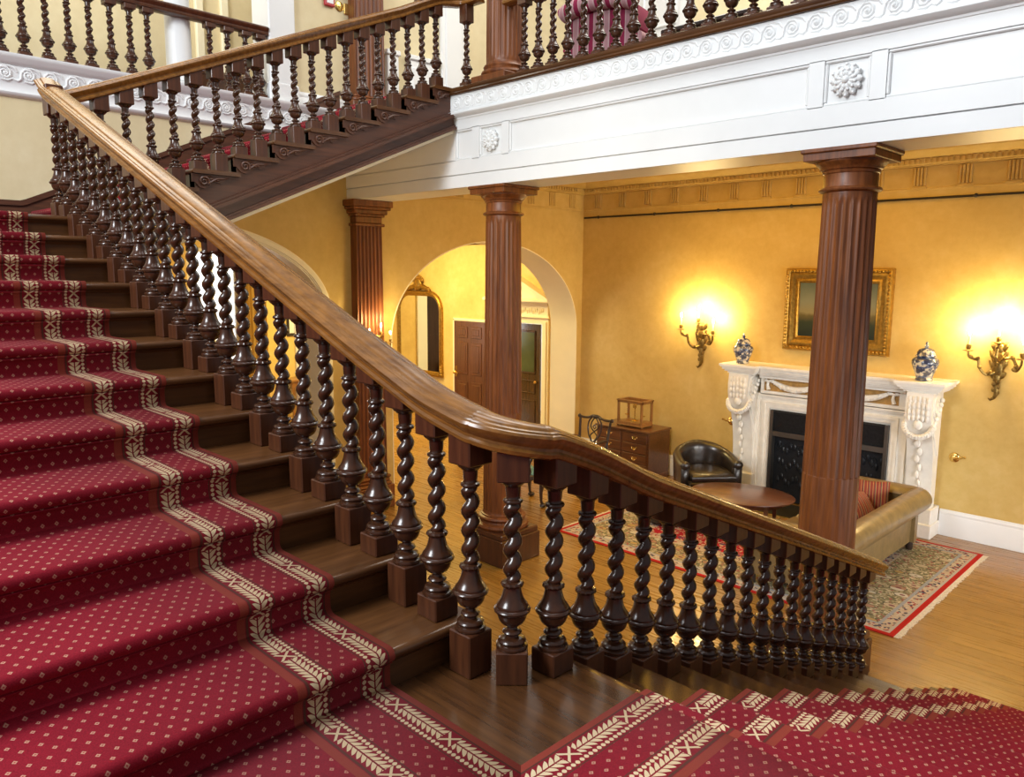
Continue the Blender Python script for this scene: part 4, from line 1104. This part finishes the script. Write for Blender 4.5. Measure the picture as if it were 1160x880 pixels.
# ------------------------------------------------------------------ entrance hall behind the arch
YBH=10.5; XBL=-14.6
dw0,dw1,dz=-10.75,-9.62,2.085
mb=MB(); mb.box(XBL,YBH,0,dw0,YBH+.2,4.2); mb.box(dw1,YBH,0,WXI,YBH+.2,4.2); mb.box(dw0,YBH,dz,dw1,YBH+.2,4.2); struct('wall_hall_back',mb,M['hall'])
mb=MB(); wy0,wy1,wz0,wz1=6.05,7.05,.25,3.45
mb.box(XBL-.2,-1,0,XBL,wy0,4.2); mb.box(XBL-.2,wy1,0,XBL,YBH+.2,4.2); mb.box(XBL-.2,wy0,0,XBL,wy1,wz0); mb.box(XBL-.2,wy0,wz1,XBL,wy1,4.2); struct('wall_hall_left',mb,M['hall'])
struct('ceiling_hall',MB().box(XBL,-1,4.1,WXI,YBH,4.2),M['hall'])
mb=MB(); mb.tube([(XBL,YBH-.04,3.58),(WXI,YBH-.04,3.58)],.016,6); struct('trim_10',mb,M['dark'])
w=structE('window_1')
mb=MB(); mb.cbox(XBL-.12,wy0,wz0,XBL-.04,wy0+.07,wz1); mb.cbox(XBL-.12,wy1-.07,wz0,XBL-.04,wy1,wz1); mb.cbox(XBL-.12,wy0,wz0,XBL-.04,wy1,wz0+.1); mb.cbox(XBL-.12,wy0,wz1-.08,XBL-.04,wy1,wz1); mb.cbox(XBL-.11,6.53,wz0,XBL-.05,6.57,wz1); mb.cbox(XBL-.11,wy0,1.9,XBL-.05,wy1,1.94); struct('window_frame',mb,M['white'],w)
struct('window_pane',MB().box(XBL-.085,wy0+.05,wz0+.05,XBL-.08,wy1-.05,wz1-.05),M['glass'],w)
def drape(label,y0,y1):
    mb=MB(); pts=[]; n=40
    for i in range(n+1):
        q=i/n; pts.append((XBL+.12+.035*sin(q*7*2*PI),y0+(y1-y0)*q))
    poly=pts+[(x+.012,y) for x,y in pts[::-1]]
    mb.prism(poly,'z',.02,3.7); o=mb.build('curtain',plain('gold curtain cloth',(.42,.26,.06),.8,var=.1),None,60); return tag(o,label,'curtain')
drape('gold curtain hanging right of the bright window beyond the left arch',7.0,7.55)
# pedimented doorway
dc=structE('door_2'); x0,x1=dw0,dw1; cxm=(x0+x1)/2
mb=MB()
for a,b in ((x0-.20,x0),(x1,x1+.17)):
    mb.cbox(a,YBH-.05,0,b,YBH+.03,dz+.10,.01); mb.cbox(a+.03,YBH-.07,0,b-.04,YBH,dz+.05,.012)
mb.cbox(x0-.199,YBH-.048,dz+.09,x1+.169,YBH+.03,dz+.12,.01)
mb.cbox(x0,YBH-.046,dz,x1,YBH+.029,dz+.11,.004)
mb.cbox(x0-.17,YBH-.045,dz+.12,x1+.15,YBH+.03,dz+.34,.01)
mb.cbox(x0-.24,YBH-.09,dz+.10,x1+.21,YBH,dz+.14,.012)
for i in range(26): xx=x0-.1+i*.05; mb.ell((xx,YBH-.05,dz+.235+.02*sin(i*2.1)),(.02,.014,.045),6,4)
for k,(e,z0,z1) in enumerate(((.20,.34,.37),(.24,.37,.40),(.31,.40,.45))): mb.cbox(x0-e,YBH-e+.10,dz+z0,x1+e-.02,YBH,dz+z1,.008)
ap=dz+.86
for s in (-1,1):
    xe=x0-.31 if s<0 else x1+.29
    poly=[(xe,dz+.45),(cxm,ap),(cxm,ap-.10),(xe+(-s)*.22,dz+.45)]
    mb.prism(poly,'y',YBH-.20,YBH)
mb.prism([(x0-.2,dz+.45),(x1+.2,dz+.45),(cxm,ap-.08)],'y',YBH-.06,YBH)
struct('door_casing',mb,M['cream'],dc)
ld=bpy.data.objects.new('door_leaf',None); C.objects.link(ld); ld.parent=dc; ld.location=(x0+.03,YBH+.05,0); ld.rotation_euler=(0,0,rad(1))
W_=.97
mb=MB().box(0,-.02,.01,W_,.02,dz-.02)
for (p,q,r,s_) in ((.1,.12,W_-.1,.62),(.1,.74,W_-.1,1.0),(.1,1.12,W_-.1,dz-.14)):
    for (a,b,c,d_) in ((p,q,r,q+.03),(p,s_-.03,r,s_),(p,q,p+.03,s_),(r-.03,q,r,s_)): mb.cbox(a,-.04,b,c,-.015,d_,.01)
mb.build('leaf_panel',M['leather'] if False else wood('dark glossy door',(.03,.018,.011),(.08,.04,.02),rough=.12,coat=.8),ld)
MB().box(.14,-.026,1.16,W_-.14,-.0205,dz-.18).build('painted_reflection',plain('painted green reflection',(.06,.078,.036),.12,var=.3,scale=2),ld)  # garden reflection on the dark leaf, painted as a green colour
mb=MB().lathe([(.012,0),(.012,.03),(.03,.04),(.032,.06),(.02,.075)],14,(W_-.07,-.02,.98),ax=(0,-1,0)); mb.build('door_knob',M['brass'],ld)
# bright room glimpsed beyond that door
struct('wall_beyond',MB().box(-12.5,12.4,0,-7.5,12.6,4),M['white'])
# six-panel door
dd=structE('door_3'); x0,x1=-12.09,-11.15; zt=2.03
mb=MB().box(x0,YBH-.035,.01,x1,YBH-.005,zt)
cx=(x0+x1)/2
for a,b in ((x0+.11,cx-.05),(cx+.05,x1-.11)):
    for q,s_ in ((.2,.80),(.95,1.60),(1.70,1.93)):
        mb.cbox(a,YBH-.05,q,b,YBH-.03,s_,.006); mb.cbox(a+.05,YBH-.06,q+.05,b-.05,YBH-.04,s_-.05,.012)
struct('door_panel',mb,M['doorwood'],dd)
mb=MB(); mb.cbox(x0-.06,YBH-.03,0,x0,YBH+.01,zt+.05,.01); mb.cbox(x1,YBH-.03,0,x1+.06,YBH+.01,zt+.05,.01); mb.cbox(x0-.06,YBH-.03,zt,x1+.06,YBH+.01,zt+.06,.01); struct('door_casing',mb,M['cream'],dd)
mb=MB().box(x0+.03,YBH-.045,.88,x0+.09,YBH-.033,1.10); mb.lathe([(.01,0),(.01,.03),(.03,.04),(.034,.06),(.02,.075)],14,(x0+.06,YBH-.04,.97),ax=(0,-1,0)); mb.tube([(x0+.06,YBH-.10,.97),(x0+.2,YBH-.10,.965)],.012,8); struct('door_handle',mb,M['brass'],dd)
# unseen dark slab with white casing, added for the mirror to reflect
d4=structE('mirror_prop'); struct('door_panel',MB().box(XBL,8.35,.01,XBL+.04,9.2,2.9),M['chairwood'],d4)
mb=MB(); mb.cbox(XBL,8.22,0,XBL+.06,8.35,3.02,.01); mb.cbox(XBL,9.2,0,XBL+.06,9.5,3.02,.01); mb.cbox(XBL,8.35,2.9,XBL+.06,9.2,3.02,.01); struct('door_casing',mb,M['white'],d4)
# tall gilt mirror
mx0,mx1,mzt=-14.02,-12.48,2.62
t=thing('gilt_mirror','tall arched gilt mirror with carved crest on the wall behind the round arch','mirror',((mx0+mx1)/2,YBH,0))
hw=(mx1-mx0)/2; R=.42
def outl(k): 
    P=[(-hw+k,.80+k)]
    for i in range(13): a=PI-PI/2*i/12; P.append((-hw+R+(R-k)*cos(a),mzt-R+(R-k)*sin(a)))
    for i in range(13): a=PI/2-PI/2*i/12; P.append((hw-R+(R-k)*cos(a),mzt-R+(R-k)*sin(a)))
    P.append((hw-k,.80+k)); return P
MB().prism(outl(.10),'y',-.03,-.02).build('glass',M['mirror'],t)
rings=[]
prof=[(0,0),(0,.05),(.02,.075),(.045,.08),(.06,.055),(.085,.05),(.105,.035),(.12,.02),(.12,0)]
outs=[outl(a) for a,b in prof]
for i in range(len(outs[0])): rings.append([(outs[j][i][0],-prof[j][1],outs[j][i][1]) for j in range(len(prof))])
rings.append(rings[0])
mb=MB().loft(rings,True,False)
for s in (-1,1): 
    for q in range(4): mb.ell((s*(hw-.02),-.06,.86+.05*q),(.06-.01*q,.04,.045),8,5)
mb.build('frame',M['gilt'],t,50)
mb=MB()
for s in (-1,1):
    mb.tube([(s*.02,-.05,mzt+.05),(s*.14,-.05,mzt+.10),(s*.28,-.05,mzt+.06),(s*.40,-.05,mzt+.0),(s*.36,-.05,mzt-.02)],[.05,.05,.04,.03,.02],8)
    for q in range(4): mb.ell((s*(.08+.09*q),-.06,mzt+.10-.02*q),(.06,.03,.05),8,5,Matrix.Rotation(s*.5,3,'Y'))
mb.ell((0,-.06,mzt+.15),(.13,.04,.14),12,8); mb.ell((0,-.06,mzt+.28),(.09,.035,.05),10,6)
for q in range(7): a=PI*q/6; mb.ell((.13*cos(a),-.06,mzt+.22+.09*sin(a)),(.045,.03,.045),8,5)
mb.build('crest',M['gilt'],t)
# small pictures
t,ix,iz=frame('framed_picture','small framed picture beside the pedimented doorway behind the arch','picture',-9.34,-9.08,1.45,1.78,.05,YBH,M['gilt'],d=.03)
MB().box(-ix,-.012,-iz,ix,-.006,iz).build('print',M['paper'],t)
t,ix,iz=frame('framed_picture','dark framed picture hanging on the wall seen through the left arch','picture',-.30,.30,-.32,.32,.06,0,M['dark'],d=.03)
t.location=(XBL,8.35,2.0); t.rotation_euler=(0,0,PI/2); MB().box(-ix,-.012,-iz,ix,-.006,iz).build('print',M['paper'],t)
t=thing('console_table','small honey wood console table beyond the left arch','table',(XBL+.32,8.35,0))
MB().cbox(-.22,-.55,.78,.22,.55,.83,.01).build('tabletop',M['casewood'],t)
MB().cbox(-.19,-.50,.66,.19,.50,.785,.008).build('apron',M['casewood'],t)
for x in (-.17,.17):
    for y in (-.47,.47): MB().loft([[(x+a*w,y+b*w,z) for a,b in ((-1,-1),(1,-1),(1,1),(-1,1))] for w,z in ((.016,0),(.028,.68))],True,True).build('leg',M['casewood'],t)

# ------------------------------------------------------------------ upper gallery furniture
t=thing('wing_chair','burgundy and pink striped wing chair seen from behind through the gallery balusters','armchair',(-5.05,6.30,ZG-.03),rad(10))
def rr(x0,x1,z0,z1,r,y,n=6):
    P=[]
    for cx_,cz_,a0 in ((x1-r,z1-r,0),(x0+r,z1-r,90),(x0+r*.3,z0+r*.3,180),(x1-r*.3,z0+r*.3,270)):
        q=r if a0<180 else r*.3
        for i in range(n+1): a=rad(a0+90*i/n); P.append((cx_+q*cos(a),y,cz_+q*sin(a)))
    return P
MB().loft([rr(-.31,.31,.16,.80,.10,-.05),rr(-.335,.335,.15,.82,.10,-.03),rr(-.335,.335,.15,.82,.10,.04),rr(-.31,.31,.16,.80,.10,.07)],True,True).build('back',M['wing'],t,50)
mb=MB().tube(catmull([(-.40,-.06,.75),(-.30,-.08,.79),(-.1,-.09,.82),(.1,-.09,.82),(.30,-.08,.79),(.40,-.06,.75)],4),.085,14); mb.build('top_roll',M['wing'],t,60)
for s in (-1,1):
    MB().loft([[(s*(.33+o),y,z) for o,z in ((0,.15),(.07,.15),(.08,.38),(.11,.44),(.10,.50),(.04,.53),(-.02,.50),(-.03,.40))] for y in (0,.06,.55,.66,.68)],True,True).build('arm',M['wing'],t,60)
    MB().loft([[(s*(.33+o),y,z) for o,z in ((0,.55),(.05,.55),(.06,.74),(.0,.78),(-.03,.7))] for y in (0,.18,.26)],True,True).build('wing',M['wing'],t,60)
MB().cbox(-.33,.03,.15,.33,.66,.44,.04).build('seat',M['wing'],t,60)
for x in (-.3,.3):
    for y in (0,.6): MB().lathe([(.018,0),(.03,.15)],10,(x,y,0)).build('leg',M['chairwood'],t)
t=thing('side_table','low dark wooden table on the upper gallery right of the striped chair','table',(-3.78,6.45,ZG-.03))
MB().cbox(-.46,-.32,.335,.46,.32,.375,.008).build('tabletop',M['chairwood'],t)
MB().cbox(-.42,-.28,.27,.42,.28,.338,.006).build('apron',M['chairwood'],t)
for x in (-.39,.39):
    for y in (-.25,.25): MB().lathe([(.018,0),(.03,.28)],10,(x,y,0)).build('leg',M['chairwood'],t)
t=thing('fire_call_point','small red fire call point on the cream wall beside the upper pilaster','fire alarm',(WX-.02,5.16,6.08))
MB().cbox(0,-.065,-.065,.04,.065,.065,.008).build('housing',M['red'],t); MB().box(.036,-.042,-.035,.043,.042,.05).build('label_plate',M['paper'],t)
t=thing('brass_switch_plate','round and square brass switch plates on the cream wall beside the upper pilaster','switch plate',(WX-.02,5.30,6.05))
MB().lathe([(.055,0),(.057,.006),(.045,.012),(.014,.013),(.012,.02),(0,.021)],24,(0,0,0),ax=(1,0,0)).build('round_plate',M['brass'],t); MB().cbox(0,.06,-.07,.02,.125,.05,.006).build('square_plate',M['brass'],t)
t=thing('blanket_chest','low brown wooden chest on the left gallery beyond the white column','chest',(-8.95,4.30,4.80))
MB().cbox(-.24,-.42,.06,.24,.42,.37,.01).build('body',M['chest'],t); MB().cbox(-.26,-.44,.36,.26,.44,.41,.01).build('lid',M['chest'],t); MB().cbox(-.25,-.43,0,.25,.43,.08,.008).build('plinth',M['chest'],t)
# ------------------------------------------------------------------ lights
def area(name,loc,target,size,power,col,sy=None,spread=180):
    l=bpy.data.lights.new(name,'AREA'); l.energy=power; l.color=col; l.size=size; l.spread=rad(spread)
    if sy: l.shape='RECTANGLE'; l.size_y=sy
    o=bpy.data.objects.new(name,l); C.objects.link(o); o.location=loc
    o.rotation_euler=(Vector(target)-Vector(loc)).to_track_quat('-Z','Y').to_euler(); return o
def point(name,loc,power,col,r=.05):
    l=bpy.data.lights.new(name,'POINT'); l.energy=power; l.color=col; l.shadow_soft_size=r
    o=bpy.data.objects.new(name,l); C.objects.link(o); o.location=loc; return o
DAY=(.93,.97,1.0); WARM=(1,.76,.34); SOFT=(1,.86,.62)
area('stair_window_light',(-3.6,-4.2,7.0),(-4.0,5.0,3.4),2.6,640,DAY,2.6)
area('stair_skylight',(-2.5,1.8,8.6),(-2.5,2.2,0),4.0,210,DAY,3.0)
area('gallery_skylight',(-4.5,7.5,8.4),(-4.8,7.6,4.8),4,260,(1,.95,.85),3)
area('corridor_light',(-9.0,3.0,8.0),(-9.0,3.0,5),2,120,(1,.93,.78),4)
area('hall_warm_fill',(-4.3,7.6,4.36),(-4.3,7.6,0),3.2,84,(1,.55,.06),2.4)  # added amber fill for the upper walls, no lamp visible here
area('hall_low_fill',(3.5,7.0,1.6),(-4.5,8.6,.2),2.0,36,(1,.96,.90),1.4,70)  # added neutral fill from the right, keeps the lower walls pale
area('hall_far_fill',(2.2,4.4,1.7),(-2.6,9.7,.5),1.8,34,(.96,.97,1.0),1.2,75)  # invented floating lamp, brightens the far wall and fireplace low down
area('well_fill_light',(-4.2,3.4,3.3),(-6.0,6.5,0.6),2.0,26,SOFT,1.5)
for x in (-5.85,-2.15):
    for dx,dz in ((-.26,.38),(.02,.50),(.26,.33)): point('sconce_light',(x+dx,WY-.17,2.07+dz),25,WARM,.03)
for dy in (-.12,.14): point('sconce_light',(WX+.30,5.64+dy,2.42),9,WARM,.03)
area('entrance_hall_light',(-11.6,8.2,4.05),(-11.6,8.4,0),2.6,330,(1,.78,.30),2.6)
area('entrance_window_light',(-14.3,6.5,2.2),(-9,6.8,1.0),1.2,60,DAY,2.4)
area('beyond_room_light',(-9.9,11.6,3.4),(-9.9,11.9,0),1.2,260,DAY)
w=bpy.data.worlds.new('World'); bpy.context.scene.world=w; w.use_nodes=True
bg=w.node_tree.nodes['Background']; bg.inputs[0].default_value=(.86,.92,1.0,1); bg.inputs[1].default_value=.26
struct('window_backdrop',MB().box(-19.2,0,-.5,-19,13,6),M['white'])  # white board added outside so the window looks bright
area('backdrop_lamp',(-16.0,6.0,6.5),(-19,6.5,2.0),2.0,1500,DAY)  # extra lamp that lights the added board behind the window
# ------------------------------------------------------------------ camera
f=873.771; p_,y_,r_=rad(8.515),rad(44.81),rad(.386)
fw=Vector((-sin(y_)*cos(p_),cos(y_)*cos(p_),-sin(p_))); ri=fw.cross(Vector((0,0,1))).normalized(); up=ri.cross(fw)
r2=ri*cos(r_)+up*sin(r_); u2=-ri*sin(r_)+up*cos(r_)
cam=bpy.data.cameras.new('Camera'); cam.sensor_width=36; cam.lens=36*f/1160; cam.clip_start=.05; cam.clip_end=200
co=bpy.data.objects.new('Camera',cam); C.objects.link(co)
mw=Matrix.Identity(4)
for i in range(3): mw[i][0]=r2[i]; mw[i][1]=u2[i]; mw[i][2]=-fw[i]
mw[0][3],mw[1][3],mw[2][3]=0,0,3.0106
co.matrix_world=mw
sc=bpy.context.scene; sc.camera=co
sc.view_settings.view_transform='Standard'; sc.view_settings.look='None'; sc.view_settings.exposure=0; sc.view_settings.gamma=1
try:
    sc.cycles.use_denoising=True; sc.cycles.max_bounces=8; sc.cycles.sample_clamp_indirect=6
except Exception: pass
